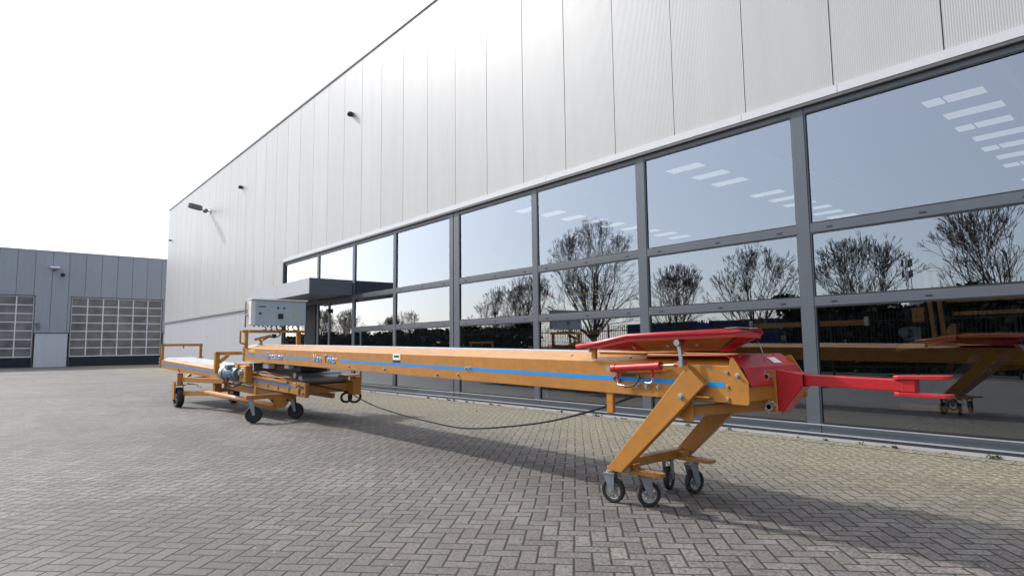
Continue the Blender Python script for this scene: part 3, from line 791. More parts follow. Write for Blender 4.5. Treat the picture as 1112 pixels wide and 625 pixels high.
# hopper
def loop(pts): return [V(p) for p in pts]
top = loop([(-3.0, 3.72, 1.305), (-2.08, 3.72, 1.325), (-1.99, 3.84, 1.318), (-2.34, 4.52, 1.318), (-2.48, 4.62, 1.325), (-3.0, 4.64, 1.305)])
bot = loop([(-2.95, 3.92, 1.19), (-2.33, 3.92, 1.20), (-2.30, 3.95, 1.20), (-2.52, 4.40, 1.20), (-2.56, 4.44, 1.20), (-2.95, 4.48, 1.19)])
mb = MB(); T_ = [mb.bm.verts.new(p) for p in top]; B_ = [mb.bm.verts.new(p) for p in bot]
for k in range(6):
    if k == 5: continue
    mb.bm.faces.new((T_[k], T_[(k + 1) % 6], B_[(k + 1) % 6], B_[k]))
hp = P(mb, 'hopper', 'orange', 0)
mb = MB()
rim = [V((-3.56, 3.75, 1.235)), V((-3.30, 3.74, 1.262)), V((-3.0, 3.72, 1.31)), V((-2.08, 3.72, 1.33)), V((-1.99, 3.84, 1.322)), V((-2.34, 4.52, 1.322)), V((-2.48, 4.62, 1.33)), V((-3.0, 4.64, 1.31)), V((-3.30, 4.63, 1.262)), V((-3.56, 4.62, 1.235))]
mb.tube(rim, .018, 10); P(mb, 'rim', 'red', 0, hp)
mb = MB(); nr = len(rim); ctr = V((-2.6, 4.2, 1.28))
for k in range(nr - 1):
    a, b_ = rim[k], rim[k + 1]; ha, hb = (.018 if q.x < -3.4 else .042 for q in (a, b_)); nn = (ctr - (a + b_) / 2); nn.z = 0; nn = nn.normalized() * .006
    mb.poly3([a - V((0, 0, .004)), b_ - V((0, 0, .004)), b_ - V((0, 0, hb)), a - V((0, 0, ha))], nn)
P(mb, 'rim_skirt', 'red', 0, hp)
mb = MB(); mb.poly3([(-2.0, 3.84, 1.30), (-2.07, 3.735, 1.30), (-2.33, 3.915, 1.195), (-2.29, 3.945, 1.195)], (0, 0, -.004)); mb.poly3([(-2.0, 3.845, 1.30), (-2.34, 4.51, 1.30), (-2.51, 4.40, 1.195), (-2.288, 3.95, 1.195)], (0, 0, -.004)); PE(mb, 'end_gusset', 'red', 0, hp)
mb = MB()
for s, y in ((1, 3.74), (-1, 4.66)):
    mb.poly3([(-3.56, y, 1.23), (-3.0, y - s * .01, 1.30), (-2.95, y + s * .18, 1.19), (-3.5, y + s * .10, 1.205)], (0, 0, .005))
PE(mb, 'hopper_wing', 'red', .001, hp)
mb = MB()
for y in (3.775, 4.60):
    mb.box(-3.42, -3.38, y, y + .03, 1.13, 1.225)
PE(mb, 'hopper_bracket', 'orange', .002)
bolt(-3.43, 3.775, 1.205, .013)
bolt(-3.02, 3.84, 1.225, .009); bolt(-2.72, 3.86, 1.235, .009); bolt(-2.47, 3.86, 1.24, .009)
mb = MB(); mb.tube([(-2.22, 4.2, 1.30), (-2.18, 4.2, 1.22), (-2.15, 4.2, 1.12)], .004); P(mb, 'stay_rod', 'steel')
mb = MB(); mb.poly3([(-2.16, 3.70, 1.347), (-2.08, 3.70, 1.35), (-1.995, 3.82, 1.342), (-2.02, 3.845, 1.342), (-2.09, 3.735, 1.35), (-2.16, 3.735, 1.347)], (0, 0, .002)); P(mb, 'pale_rim_strip', 'pale_sunlit', 0, hp)  # pale strip on top of the rim at its near right corner

# control cabinet on its stand
CX = -12.22
mb = MB(); mb.box(CX - .26, CX - .03, 3.80, 4.88, 1.70, 2.19); cb = P(mb, 'control_cabinet', 'pale_sunlit', .012)
mb = MB(); mb.box(CX - .028, CX, 3.885, 4.87, 1.70, 2.155); P(mb, 'door', 'cab_grey', .004, cb)
mb = MB(); mb.box(CX - .27, CX + .03, 3.79, 4.90, 2.193, 2.215); P(mb, 'rain_hood', 'pale_sunlit', .004, cb)
mb = MB(); mb.box(CX, CX + .004, 3.93, 4.07, 2.055, 2.075); P(mb, 'nameplate', 'black', 0, cb)
mb = MB(); mb.cyl((CX, 4.36, 1.88), (CX + .03, 4.36, 1.88), .035, 12); mb.box(CX + .001, CX + .006, 4.31, 4.41, 1.83, 1.93); P(mb, 'main_switch', 'black', 0, cb)
for y, z in ((4.305, 2.045), (4.425, 2.045), (3.96, 1.93)):
    mb = MB(); mb.cyl((CX, y, z), (CX + .02, y, z), .017 if z > 2 else .022, 12); P(mb, 'push_button', 'black', 0, cb)
mb = MB(); mb.prism([(4.585, 1.90), (4.655, 1.90), (4.62, 1.965)], (.003, 0, 0), 'yz', CX + .001); ws = P(mb, 'warning_sign', 'yellow', 0, cb)
mb = MB(); mb.prism([(4.615, 1.915), (4.625, 1.915), (4.622, 1.945)], (.002, 0, 0), 'yz', CX + .0045); P(mb, 'symbol', 'black', 0, ws)
mb = MB()
for k in range(11):
    y = 3.9 + .085 * k; mb.cyl((CX - .14, y, 1.70), (CX - .14, y, 1.672), .016, 8)
PE(mb, 'cable_gland', 'black', 0, cb)
mb = MB(); rr = random.Random(3)
for k in range(6):
    y = 4.1 + .11 * k; mb.tube(arc([(CX - .14, y, 1.68), (CX - .1, y + .02, 1.62), (CX - .08, y + rr.uniform(-.12, .1), 1.60), (CX - .13, y + rr.uniform(-.1, .1), 1.585)]), .010, 6)
mb.tube(arc([(CX - .14, 4.33, 1.64), (CX, 4.36, 1.52), (CX + .02, 4.25, 1.46), (CX - .02, 4.15, 1.47), (CX - .05, 4.08, 1.42)]), .012, 6)
P(mb, 'cable', 'hose', 0, cb)
mb = MB(); mb.box(CX - .22, CX - .15, 3.70, 4.90, 1.555, 1.61); mb.box(CX - .10, CX - .05, 3.78, 4.88, 1.56, 1.60)
mb.box(CX - .22, CX - .15, 3.74, 3.80, 1.25, 1.554); mb.box(CX - .22, CX - .15, 4.76, 4.84, 1.25, 1.554); mb.box(CX - .24, CX - .10, 4.68, 4.92, 1.24, 1.262)
mb.tube([(CX - .18, 3.66, 1.36), (CX - .18, 3.66, 1.59), (CX - .18, 3.72, 1.60)], .018, 8); mb.tube([(CX - .18, 3.66, 1.36), (CX - .18, 3.74, 1.34)], .018, 8)
mb.tube([(CX - .28, 3.775, 1.66), (CX - .28, 3.775, 2.17)], .016, 8); mb.tube([(CX - .28, 3.775, 1.9), (CX - .20, 3.78, 1.9)], .016, 8)
P(mb, 'cabinet_stand', 'orange', .003)
mb = MB(); mb.bar((CX - .1, 3.9, 1.42), (CX - .05, 4.2, 1.50), .05, .05); mb.bar((CX - .1, 4.0, 1.44), (CX - .1, 4.05, 1.28), .04, .04); mb.bar((CX - .08, 4.12, 1.47), (CX - .1, 3.95, 1.30), .03, .03); P(mb, 'support_arm', 'orange', .003)
mb = MB(); mb.box(CX - .08, CX - .03, 4.22, 4.30, 1.46, 1.53); P(mb, 'sensor', 'black', .003)
# boom rear end plate
mb = MB(); mb.box(-12.68, -12.60, YN - .01, YN + .05, 1.0, 1.30); mb.box(-12.68, -12.60, YFR - .05, YFR + .01, 1.0, 1.30); mb.cyl((-12.64, YN + .0, 1.15), (-12.64, YFR, 1.15), .06)
P(mb, 'boom_end', 'orange', .004)
for z in (1.05, 1.15, 1.25): bolt(-12.63, YN - .01, z, .016)

# lower bed
A0 = V((-17.15, 3.20, 0)); B0 = V((-10.2, 3.96, 0)); dS = (B0 - A0).normalized(); dT = V((-dS.y, dS.x, 0)); LEN = (B0 - A0).length
def bp_(s, t, h):
    z = .80 + (.465 - .80) * s / LEN
    p = A0 + dS * s + dT * t; return V((p.x, p.y, z + h))
def bbox(mb, s0, s1, t0, t1, h0, h1):
    v = [mb.bm.verts.new(bp_(s, t, h)) for s in (s0, s1) for t in (t0, t1) for h in (h0, h1)]
    for q in ((0, 1, 3, 2), (4, 6, 7, 5), (0, 4, 5, 1), (2, 3, 7, 6), (0, 2, 6, 4), (1, 5, 7, 3)): mb.bm.faces.new([v[i] for i in q])
BW = .92
def at_s0(s, t): p = bp_(s, t, .30); return p
for t, s in ((0, 1), (BW, -1)):
    mb = MB()
    sec = [(t, 0), (t, .20), (t + s * .16, .245), (t + s * .16, .235), (t + s * .01, .19), (t + s * .01, .01), (t + s * .06, .01), (t + s * .06, 0)]
    R_ = [[mb.bm.verts.new(bp_(q, a, h)) for a, h in sec] for q in (0, LEN / 2, LEN)]
    for A, B in zip(R_[:-1], R_[1:]):
        for k in range(8): mb.bm.faces.new((A[k], A[(k + 1) % 8], B[(k + 1) % 8], B[k]))
    mb.bm.faces.new(R_[0]); mb.bm.faces.new(R_[-1][::-1]); P(mb, 'bed_side', 'orange', .004)
mb = MB(); bbox(mb, -.02, LEN + .02, .16, BW - .16, .236, .248); bbox(mb, 0, LEN, .1, BW - .1, .03, .04); P(mb, 'lower_belt', 'belt')
mb = MB(); bbox(mb, .1, LEN - .08, -.002, 0, .105, .14); PE(mb, 'stripe', 'blue')
mb = MB(); bbox(mb, -.06, 0, -.01, .05, .0, .25); bbox(mb, -.06, 0, BW - .05, BW + .01, .0, .25)
mb.cyl(bp_(-.03, .02, .12), bp_(-.03, BW - .02, .12), .09)
P(mb, 'tail_roller', 'orange', .003)
for h in (.04, .14, .22): 
    p = bp_(-.03, -.012, h); bolt(p.x, p.y, p.z, .018)
# front end bearing block, slotted
mb = MB(); bbox(mb, LEN, LEN + .30, -.03, .04, -.02, .22); bbox(mb, LEN + .04, LEN + .12, -.06, -.03, .02, .12); bbox(mb, LEN - .1, LEN + .02, -.05, -.01, .12, .20); bbox(mb, LEN, LEN + .30, BW - .05, BW, -.02, .22)
fb = P(mb, 'bearing_block', 'orange', .006)
mb = MB(); bbox(mb, LEN + .13, LEN + .25, -.034, -.031, .12, .16); P(mb, 'slot', 'black', 0, fb)
for q, h in ((.07, .17), (.07, .04), (.22, .05)):
    p = bp_(LEN + q, -.04, h); bolt(p.x, p.y, p.z, .018)
# transverse beam with roller
mb = MB(); bbox(mb, LEN + .02, LEN + .12, .05, BW + .08, .02, .16); bbox(mb, LEN - .02, LEN + .16, BW + .08, BW + .20, -.05, .27)
P(mb, 'cross_beam', 'orange', .006)
mb = MB(); mb.cyl(bp_(LEN - .05, .06, .235), bp_(LEN - .05, BW + .02, .235), .075, 20); mb.cyl(bp_(LEN - .25, .06, .30), bp_(LEN - .25, BW + .02, .30), .05, 16); PE(mb, 'drive_roller', 'grey_metal')
mb = MB()
for c0, r_ in ((BW - .05, .10), (BW + .12, .12)):
    c = bp_(LEN + .08, c0, -.07)
    mb.tube([c + dT * math.cos(a) * r_ + V((0, 0, math.sin(a) * r_ * .8 - .02)) for a in [math.pi * 2 * k / 16 for k in range(16)]], .022, 6, True)
PE(mb, 'cable_coil', 'hose')
# sheet flaps over the near flange at the front
mb = MB(); mb.poly3([bp_(LEN - 1.95, .02, .225), bp_(LEN - .1, .02, .212), bp_(LEN - .1, .17, .262), bp_(LEN - 1.95, .17, .275)], (0, 0, .006)); bbox(mb, LEN - 1.3, LEN - 1.2, -.03, .01, .16, .20); P(mb, 'cover_flap', 'orange', .002)
# dark rubber apron and pivot frame between bed and boom
mb = MB(); bbox(mb, LEN - 2.2, LEN - .3, .2, BW - .2, .25, .42); P(mb, 'rubber_apron', 'dark_sheet', .01)
mb = MB(); mb.box(-12.3, -10.2, 4.0, 4.4, .86, .985); P(mb, 'turntable', 'dark_sheet', .01)
mb = MB(); mb.poly3([(-12.75, 3.72, .975), (-11.2, 3.84, .985), (-11.2, 4.3, .985), (-12.75, 4.3, .975)], (0, 0, .010)); P(mb, 'slide_plate', 'belt', .002)
mb = MB(); bbox(mb, LEN - 1.7, LEN - .35, -.035, -.004, .165, .20); P(mb, 'side_guide', 'orange', .003)
mb = MB()
for q in (.35, .75, 1.15, 1.6): bbox(mb, LEN - q, LEN - q + .035, -.012, -.003, .03, .10)
PE(mb, 'stiffener', 'orange', .002)
mb = MB(); pts = [bp_(LEN - 1.6, -.03, .24), bp_(LEN - 1.2, -.02, .30), bp_(LEN - .8, .0, .235), bp_(LEN - .3, -.02, .27), bp_(LEN + .1, .1, .20), bp_(LEN + .2, .5, .10), bp_(LEN + .12, .9, .0)]
mb.tube(arc(pts), .012, 6); P(mb, 'control_cable', 'hose')
mb = MB(); mb.box(-11.75, -11.45, 3.88, 4.0, .88, .98); mb.box(-10.7, -10.5, 3.9, 4.0, .90, .97); PE(mb, 'terminal_box', 'pale_sunlit', .01)
mb = MB()
for q in range(6): mb.cyl(at_s0(LEN + .02 + .035 * q, .75), at_s0(LEN + .02 + .035 * q, 1.08), .012, 8)
PE(mb, 'valve_stem', 'orange')
# portal frame over the bed
s_ = 3.56
def at_s(s, t, z): p = A0 + dS * s + dT * t; return V((p.x, p.y, z))
mb = MB(); mb.bar(at_s(s_, -.02, .74), at_s(s_, -.02, 1.19), .09, .09, dS); mb.bar(at_s(s_, -.062, 1.155), at_s(s_, BW + .02, 1.155), .09, .07); mb.bar(at_s(s_, BW - .02, .8), at_s(s_, BW - .02, 1.12), .09, .09, dS)
mb.bar(at_s(s_ + .05, .02, .98), at_s(s_ + .3, .1, 1.13), .02, .08); P(mb, 'portal_frame', 'orange', .005)
# guard rail at the tail
mb = MB()
mb.bar(at_s(.05, .02, 1.0), at_s(.05, .02, 1.39), .06, .06, dS); mb.bar(at_s(.05, -.01, 1.36), at_s(.05, BW + .03, 1.36), .06, .06); mb.bar(at_s(.05, BW - .01, 1.0), at_s(.05, BW - .01, 1.36), .06, .06, dS)
mb.bar(at_s(.05, BW - .06, 1.04), at_s(.05, BW + .06, 1.04), .05, .03)
mb.bar(at_s(.1, .48, 1.35), at_s(.1, .48, 1.27), .04, .03)
P(mb, 'guard_rail', 'orange', .005)
# motor and gearbox
mb = MB(); mb.box(-12.28, -11.9, 3.62, 3.76, .62, .93); P(mb, 'gearbox', 'orange', .015)
mb = MB(); mb.cyl((-12.12, 3.60, .80), (-12.12, 3.625, .80), .09, 18); mb.cyl((-12.12, 3.565, .80), (-12.12, 3.60, .80), .05, 18); P(mb, 'drive_flange', 'steel')
mb = MB(); mb.cyl((-12.80, 3.56, .775), (-12.30, 3.64, .775), .125, 24)
for k in range(14):
    a = 2 * math.pi * k / 14; d, s1, u1 = frame_of(V((.5, .08, 0))); o = s1 * math.cos(a) + u1 * math.sin(a)
    mb.bar(V((-12.72, 3.572, .775)) + o * .13, V((-12.4, 3.624, .775)) + o * .13, .03, .012, o)
mo = P(mb, 'motor', 'motor')
mb = MB(); mb.cyl((-12.93, 3.54, .775), (-12.80, 3.56, .775), .135, 24, .14); P(mb, 'fan_cover', 'grey_metal', 0, mo)
mb = MB(); mb.box(-12.66, -12.48, 3.46, 3.60, .86, .94); P(mb, 'terminal_box', 'motor', .01, mo)
mb = MB(); mb.tube(arc([(-12.6, 3.5, .72), (-12.55, 3.5, .6), (-12.4, 3.55, .53), (-12.2, 3.6, .58), (-12.05, 3.66, .66)]), .02); P(mb, 'motor_cable', 'hose', 0, mo)
mb = MB(); mb.box(-12.75, -11.8, 3.66, 3.72, .92, .975); mb.box(-12.4, -12.3, 3.6, 3.7, .88, .95); P(mb, 'motor_guard', 'orange', .004)
# undercarriage
mb = MB(); mb.bar((-10.82, 3.30, .425), (-10.86, 4.42, .425), .09, .07); P(mb, 'axle_beam', 'orange', .005)
mb = MB(); mb.prism([(3.66, .40), (4.10, .40), (3.98, .24), (3.95, .22), (3.86, .22), (3.83, .24)], (.012, 0, 0), 'yz', -10.80)
P(mb, 'gusset_plate', 'orange', .003)
for yy in (3.74, 4.0):
    mb = MB(); mb.cyl((-10.79, yy, .345), (-10.783, yy, .345), .028, 4); P(mb, 'gusset_hole', 'dark_sheet')
mb = MB(); mb.tube([(-14.0, 3.45, .36), (-10.95, 3.85, .235)], .05, 14); P(mb, 'lower_tube', 'orange')
mb = MB(); mb.bar((-13.6, 3.75, .50), (-10.9, 4.15, .36), .07, .13); mb.bar((-13.9, 4.4, .50), (-10.9, 4.9, .36), .07, .1); PE(mb, 'chassis_rail', 'orange', .005)
mb = MB(); mb.bar(at_s(3.5, .03, .33), at_s(3.5, .03, .62), .14, .11, dS); mb.bar(at_s(3.5, .03, .40), at_s(3.5, .9, .40), .08, .08); mb.bar((-10.95, 3.52, .40), (-10.95, 3.52, .60), .05, .05, dS); mb.bar((-10.9, 4.1, .43), (-10.9, 4.1, .5), .08, .08, dS); PE(mb, 'chassis_post', 'orange', .005)
mb = MB(); mb.bar((-14.82, 3.22, .60), (-13.2, 3.62, .60), .08, .10); mb.bar((-14.82, 3.22, .30), (-13.8, 3.48, .34), .07, .10); PE(mb, 'wheel_arm', 'orange', .005)
mb = MB(); mb.bar((-14.72, 3.28, .5), (-14.3, 3.38, .50), .015, .015); mb.tube(arc([(-14.6, 3.25, .52), (-14.2, 3.3, .53), (-14.0, 3.35, .46), (-13.9, 3.36, .47)]), .009); P(mb, 'brake_line', 'hose')
caster(-10.77, 3.43, .14, .065, math.radians(72), .37, .05, 'black', solid=True)
caster(-10.89, 4.19, .14, .065, math.radians(50), .37, .06, 'black', solid=True)
# rear wheel, far rear wheel
def rear_wheel(x, y):
    fk = caster(x, y, .215, .13, math.radians(4), .46, .0, 'grey_metal')
    return fk
rear_wheel(-14.92, 3.16); rear_wheel(-15.1, 4.35)
mb = MB(); mb.cyl((-14.9, 3.17, .48), (-14.9, 3.17, .70), .06, 14); P(mb, 'jack_post', 'orange')
mb = MB(); mb.cyl((-14.9, 3.17, .70), (-14.9, 3.17, .735), .055, 14); mb.bar((-14.9, 3.17, .75), (-14.9, 3.12, .83), .02, .02); P(mb, 'jack_handle', 'red')
mb = MB(); mb.box(-15.02, -14.8, 3.04, 3.07, .18, .56); mb.box(-15.02, -14.8, 3.07, 3.28, .47, .49); P(mb, 'wheel_guard', 'orange', .003)
mb = MB(); mb.bar((-14.9, 3.2, .60), (-15.0, 4.3, .60), .08, .08); P(mb, 'rear_axle', 'orange', .004)
mb = MB(); mb.bar((-14.9, 3.3, .62), (-14.9, 3.38, .70), .06, .06); mb.bar((-15.0, 4.2, .60), (-15.0, 4.2, .72), .06, .06, dS); P(mb, 'bed_support', 'orange')
# power cable sagging under the boom
mb = MB(); mb.tube(arc([(-10.71, 5.1, .43), (-9.7, 5.02, .28), (-8.65, 4.94, .205), (-7.5, 4.86, .17), (-6.48, 4.78, .185), (-5.06, 4.62, .385), (-4.09, 4.46, .60), (-3.39, 4.3, .80), (-3.2, 4.27, .87)], 8), .0105, 8); P(mb, 'power_cable', 'cable')

# ------------------------------------------------------------------ machines standing inside the hall
im = thing('stored_conveyor', (-2.2, 9.8, 0), 'yellow-orange machine parked indoors behind the rightmost lower pane', 'conveyor machine')
def Q(mb, name, mat, b=0): return mb.build(name, M[mat], im, b)
mb = MB(); mb.box(-2.46, 3.2, 9.9, 10.0, 1.76, 1.83); Q(mb, 'top_rail', 'orange', .004)
mb = MB(); mb.box(-2.36, 3.2, 9.8, 9.88, 1.58, 1.63); Q(mb, 'middle_rail', 'orange', .004)
mb = MB(); mb.box(-2.31, 3.2, 9.7, 9.8, 1.28, 1.345); Q(mb, 'lower_rail', 'orange', .004)
mb = MB(); mb.prism([(-3.02, 1.10), (-2.31, 1.24), (-2.29, 1.46), (-2.36, 1.47), (-2.45, 1.32), (-2.9, 1.22), (-3.02, 1.15)], (0, .3, 0), 'xz', 9.6); Q(mb, 'tilting_frame', 'orange', .008)
for x0, x1 in ((-2.60, -2.54), (-2.49, -2.43)):
    mb = MB(); mb.bar((x0, 9.62, 2.2), (x1, 9.62, 1.28), .055, .07); Q(mb, 'upright', 'orange', .004)
mb = MB(); mb.box(-2.80, -2.65, 9.62, 9.8, 1.50, 1.70); Q(mb, 'bearing_block', 'orange', .01)
mb = MB(); mb.box(-2.9, -2.68, 9.55, 9.8, 1.25, 1.44); mb.cyl((-2.86, 9.45, 1.36), (-2.86, 9.55, 1.36), .07); Q(mb, 'gearbox', 'motor', .01)
mb = MB(); mb.box(-3.02, -2.2, 9.62, 9.70, .31, .385); Q(mb, 'chassis', 'orange', .004)
for x0, x1 in ((-2.75, -2.1), (-2.45, -1.8)):
    mb = MB(); mb.bar((x0, 9.72, .4), (x1, 9.75, 1.06), .07, .09); Q(mb, 'scissor_leg', 'dark_sheet')
for x in (-2.88, -2.68, -2.5, -2.32):
    mb = MB(); mb.cyl((x, 9.62, .13), (x, 9.70, .13), .105, 18); Q(mb, 'wheel', 'rubber')
mb = MB(); mb.box(-5.35, -3.46, 10.0, 10.06, 1.49, 1.575); Q(mb, 'side_beam', 'orange', .004)
for x in (-5.33, -3.5):
    mb = MB(); mb.box(x - .03, x + .03, 9.97, 10.0, 1.48, 1.62); Q(mb, 'end_cap', 'pale_sunlit', .004)
g2 = thing('roller_gantry', (-9.5, 10, 0), 'orange roller gantry standing indoors behind the third window bay from the right', 'machine frame')
def Q2(mb, name, mat, b=0): return mb.build(name, M[mat], g2, b)
for x, y, z, m_ in ((-10.47, 9.95, 2.42, 'orange'), (-8.62, 9.95, 2.30, 'orange'), (-8.35, 10.15, 2.2, 'wood')):
    mb = MB(); mb.box(x - .05, x + .05, y, y + .08, .03, z); Q2(mb, 'upright', m_, .004)
for z0, z1, y in ((2.34, 2.42, 9.94), (2.17, 2.22, 9.93), (1.46, 1.55, 9.93), (1.83, 1.87, 9.93)):
    mb = MB(); mb.box(-10.42, -8.67, y, y + .05, z0, z1); Q2(mb, 'crossbar', 'orange', .004)
mb = MB(); mb.cyl((-10.4, 9.88, 1.36), (-8.7, 9.88, 1.36), .06, 16); Q2(mb, 'roller', 'steel')
mb = MB(); mb.box(-10.35, -9.1, 10.1, 10.2, 1.6, 2.1); Q2(mb, 'back_panel', 'grey_metal')
for x in (-10.42, -8.68):
    mb = MB(); mb.box(x - .035, x + .035, 9.88, 9.92, 1.44, 1.62); Q2(mb, 'white_bracket', 'white')

# ------------------------------------------------------------------ what the windows mirror: fence, trees, yard behind the viewer
FY = -7.25
fence = thing('metal_fence', (-20, FY, 0), 'dark spiked metal bar fence opposite the hall, mirrored in the lower panes', 'fence')
mb = MB(); x = -62.0
while x < 12:
    mb.box(x - .012, x + .012, FY - .012, FY + .012, .10, 2.22 + random.uniform(-.01, .01)); 
    v = [mb.bm.verts.new(q) for q in ((x - .012, FY - .012, 2.22), (x + .012, FY - .012, 2.22), (x + .012, FY + .012, 2.22), (x - .012, FY + .012, 2.22), (x, FY, 2.32))]
    for a, b_ in ((0, 1), (1, 2), (2, 3), (3, 0)): mb.bm.faces.new((v[a], v[b_], v[4]))
    x += .125
mb.build('bar_panel', M['fence'], fence, recalc=False)
mb = MB(); mb.box(-62, 12, FY - .02, FY + .02, .30, .35); mb.box(-62, 12, FY - .02, FY + .02, 1.95, 2.0); mb.build('rail', M['fence'], fence)
for k in range(27):
    x = -62 + 2.75 * k; mb = MB(); mb.box(x - .035, x + .035, FY - .06, FY + .01, 0, 2.3); mb.build('post', M['fence'], fence)

def bare_tree(seed, H, crown_w, trunk_h, levels=6, spread=.75):
    r_ = random.Random(seed); segs = []
    def grow(p, d, l, r, lev):
        n = 3; pts = [p.copy()]; rs = [r]
        q_ = V((p.x / (crown_w * H), p.y / (crown_w * H), (p.z - .56 * H) / (.44 * H)))
        if q_.length > 1 and p.z > .3 * H: lev = 0; l = min(l, .35)
        for k in range(n):
            d = (d + V((r_.gauss(0, .09), r_.gauss(0, .09), r_.gauss(.05, .06)))).normalized()
            p = p + d * l / n; pts.append(p.copy()); rs.append(max(r * (1 - .35 * (k + 1) / n), .0085))
        segs.append((pts, rs))
        if lev == 0: return
        nb = 2 if lev > 4 else 3
        for k in range(nb):
            ang = r_.uniform(.22, .55) if k else r_.uniform(.05, .2); az = r_.uniform(0, 6.28)
            _, s, u = frame_of(d); nd = (d * math.cos(ang) + (s * math.cos(az) + u * math.sin(az)) * math.sin(ang)).normalized()
            grow(p, nd, l * r_.uniform(.68, .88), rs[-1] * (.80 if k == 0 else .62), lev - 1)
        if lev > 1:
            for k in range(3):
                q = pts[r_.randint(1, n)]; az = r_.uniform(0, 6.28); _, s, u = frame_of(d)
                nd = (d * .7 + (s * math.cos(az) + u * math.sin(az)) * .7).normalized(); grow(q, nd, l * .55, rs[-1] * .45, max(lev - 3, 0))
    tr = [V((0, 0, 0)), V((.02, .01, trunk_h * .5)), V((0, .03, trunk_h))]
    base_r = H * .022
    n0 = 9
    for k in range(n0):
        az = 6.28 * k / n0 + r_.uniform(-.3, .3); tilt = spread * r_.uniform(.35, 1.35) if k else .05
        grow(tr[-1] - V((0, 0, r_.uniform(0, .25) * trunk_h)), V((math.cos(az) * tilt, math.sin(az) * tilt, 1)).normalized(), H * .25, base_r * .5, levels - 2)
    return tr, base_r, segs
def tree_meshes(seed, H, cw, th, lv, name):
    tr, br, segs = bare_tree(seed, H, cw, th, lv)
    zmax = max(p.z for pts, _ in segs for p in pts); k = (H - th) / (zmax - th)
    def sc2(p): return V((p.x * k, p.y * k, th + (p.z - th) * k)) if p.z > th else V((p.x * k if p.z > th * .9 else p.x, p.y, p.z))
    mb = MB(); mb.tube(tr, [br, br * .85, br * .8], 8); me = []
    m1 = bpy.data.meshes.new('trunk'); mb.bm.to_mesh(m1); mb.bm.free(); m1.materials.append(M['bark'])
    mb = MB()
    for pts, rs in segs:
        P_ = [sc2(p) for p in pts]
        if (P_[0] - P_[-1]).length < .02: continue
        mb.tube(P_, rs, 4 if rs[0] > .02 else 3)
    m2 = bpy.data.meshes.new('crown'); mb.bm.to_mesh(m2); mb.bm.free(); m2.materials.append(M['bark'])
    return m1, m2
protos = {}
def place_tree(key, loc, rz, s, label):
    if key not in protos: protos[key] = tree_meshes(*key, 'tree')
    m1, m2 = protos[key]
    t = thing('bare_tree', loc, label, 'tree', 'leafless trees beyond the fence'); t.rotation_euler.z = rz; t.scale = (s, s, s)
    for n, m_ in (('trunk', m1), ('crown', m2)):
        o = bpy.data.objects.new(n, m_); col.objects.link(o); o.parent = t
big = (11, 10.2, .33, 1.7, 8); mid_ = (23, 6.6, .36, 1.3, 7); mid2 = (37, 6.6, .38, 1.2, 7)
place_tree(big, (-30.6, -17.2, 0), .4, 1.04, 'tallest round-headed bare tree, mirrored in the third window bay from the right')
place_tree(mid_, (-23.3, -17.0, 0), 1.1, .98, 'low spreading bare tree mirrored left in the second bay from the right')
place_tree(mid2, (-18.2, -17.4, 0), 2.3, 1.05, 'bushy bare tree mirrored right in the second bay from the right')
place_tree(mid_, (-12.1, -17.2, 0), 3.7, 1.06, 'bare tree mirrored beside the mast in the rightmost bay')
place_tree(mid2, (-6.1, -16.6, 0), 5.0, 1.18, 'bare tree mirrored at the right edge of the rightmost bay')
place_tree(mid_, (-39, -18, 0), .7, 1.15, 'bare tree mirrored just left of the tallest tree')
place_tree(mid2, (-44, -19, 0), 1.9, 1.05, 'bare tree mirrored in the fourth bay from the right')
place_tree(mid_, (-1.5, -18, 0), 2.2, 1.1, 'bare tree beyond the fence straight behind the viewer')
for k, (x, y, s) in enumerate([(-70, -24, .95), (-78, -27, .9), (-64, -30, .75), (-86, -24, 1.1), (-93, -26, .95), (-102, -26, 1.2), (-112, -30, 1.3), (-56, -30, .8)]):
    place_tree(mid_ if k % 2 else mid2, (x, y, 0), k * 1.3, s, ['small', 'slender', 'short', 'fuller', 'thin', 'wide', 'far', 'stunted'][k] + ' distant bare tree mirrored low in the left-hand bays')

def hedge(name, x0, x1, y, h, dens, label):
    rr = random.Random(int(x0 * 7) & 255); bm = bmesh.new()
    n = int((x1 - x0) * dens)
    for _ in range(n):
        x = rr.uniform(x0, x1); hh = h * (.86 + .14 * math.sin(x * 1.3) * math.sin(x * .37 + 1) + rr.uniform(-.03, .05)); z = hh * (1 - rr.random() ** 1.4 * 1.0)
        yy = y + rr.gauss(0, .35); s = rr.uniform(.10, .24)
        a = V((rr.gauss(0, 1), rr.gauss(0, 1), rr.gauss(0, 1))).normalized(); b_ = a.orthogonal().normalized(); c = a.cross(b_)
        p = V((x, yy, z)); bm.faces.new([bm.verts.new(p + b_ * s), bm.verts.new(p + c * s * .6), bm.verts.new(p - b_ * s), bm.verts.new(p - c * s * .6)])
    t = thing(name, ((x0 + x1) / 2, y, 0), label, 'hedge')
    me = bpy.data.meshes.new('foliage'); bmesh.ops.translate(bm, verts=bm.verts, vec=-t.location); bm.to_mesh(me); bm.free(); me.materials.append(M['hedge'])
    o = bpy.data.objects.new('foliage', me); col.objects.link(o); o.parent = t
    mb = MB(); x = x0 + .5
    while x < x1:
        mb.tube([(x, y, 0), (x + .1, y + .05, h * .4), (x + .05, y, h * .8)], [.05, .035, .015], 5); x += 1.1
    mb.build('stem', M['bark'], t)
hedge('evergreen_hedge', -13.6, 9, -11.5, 3.35, 1100, 'dense dark evergreen hedge mirrored in the rightmost lower pane')
hedge('evergreen_hedge', -80, -32, -12.5, 2.9, 420, 'long dark evergreen hedge mirrored in the left-hand lower panes')
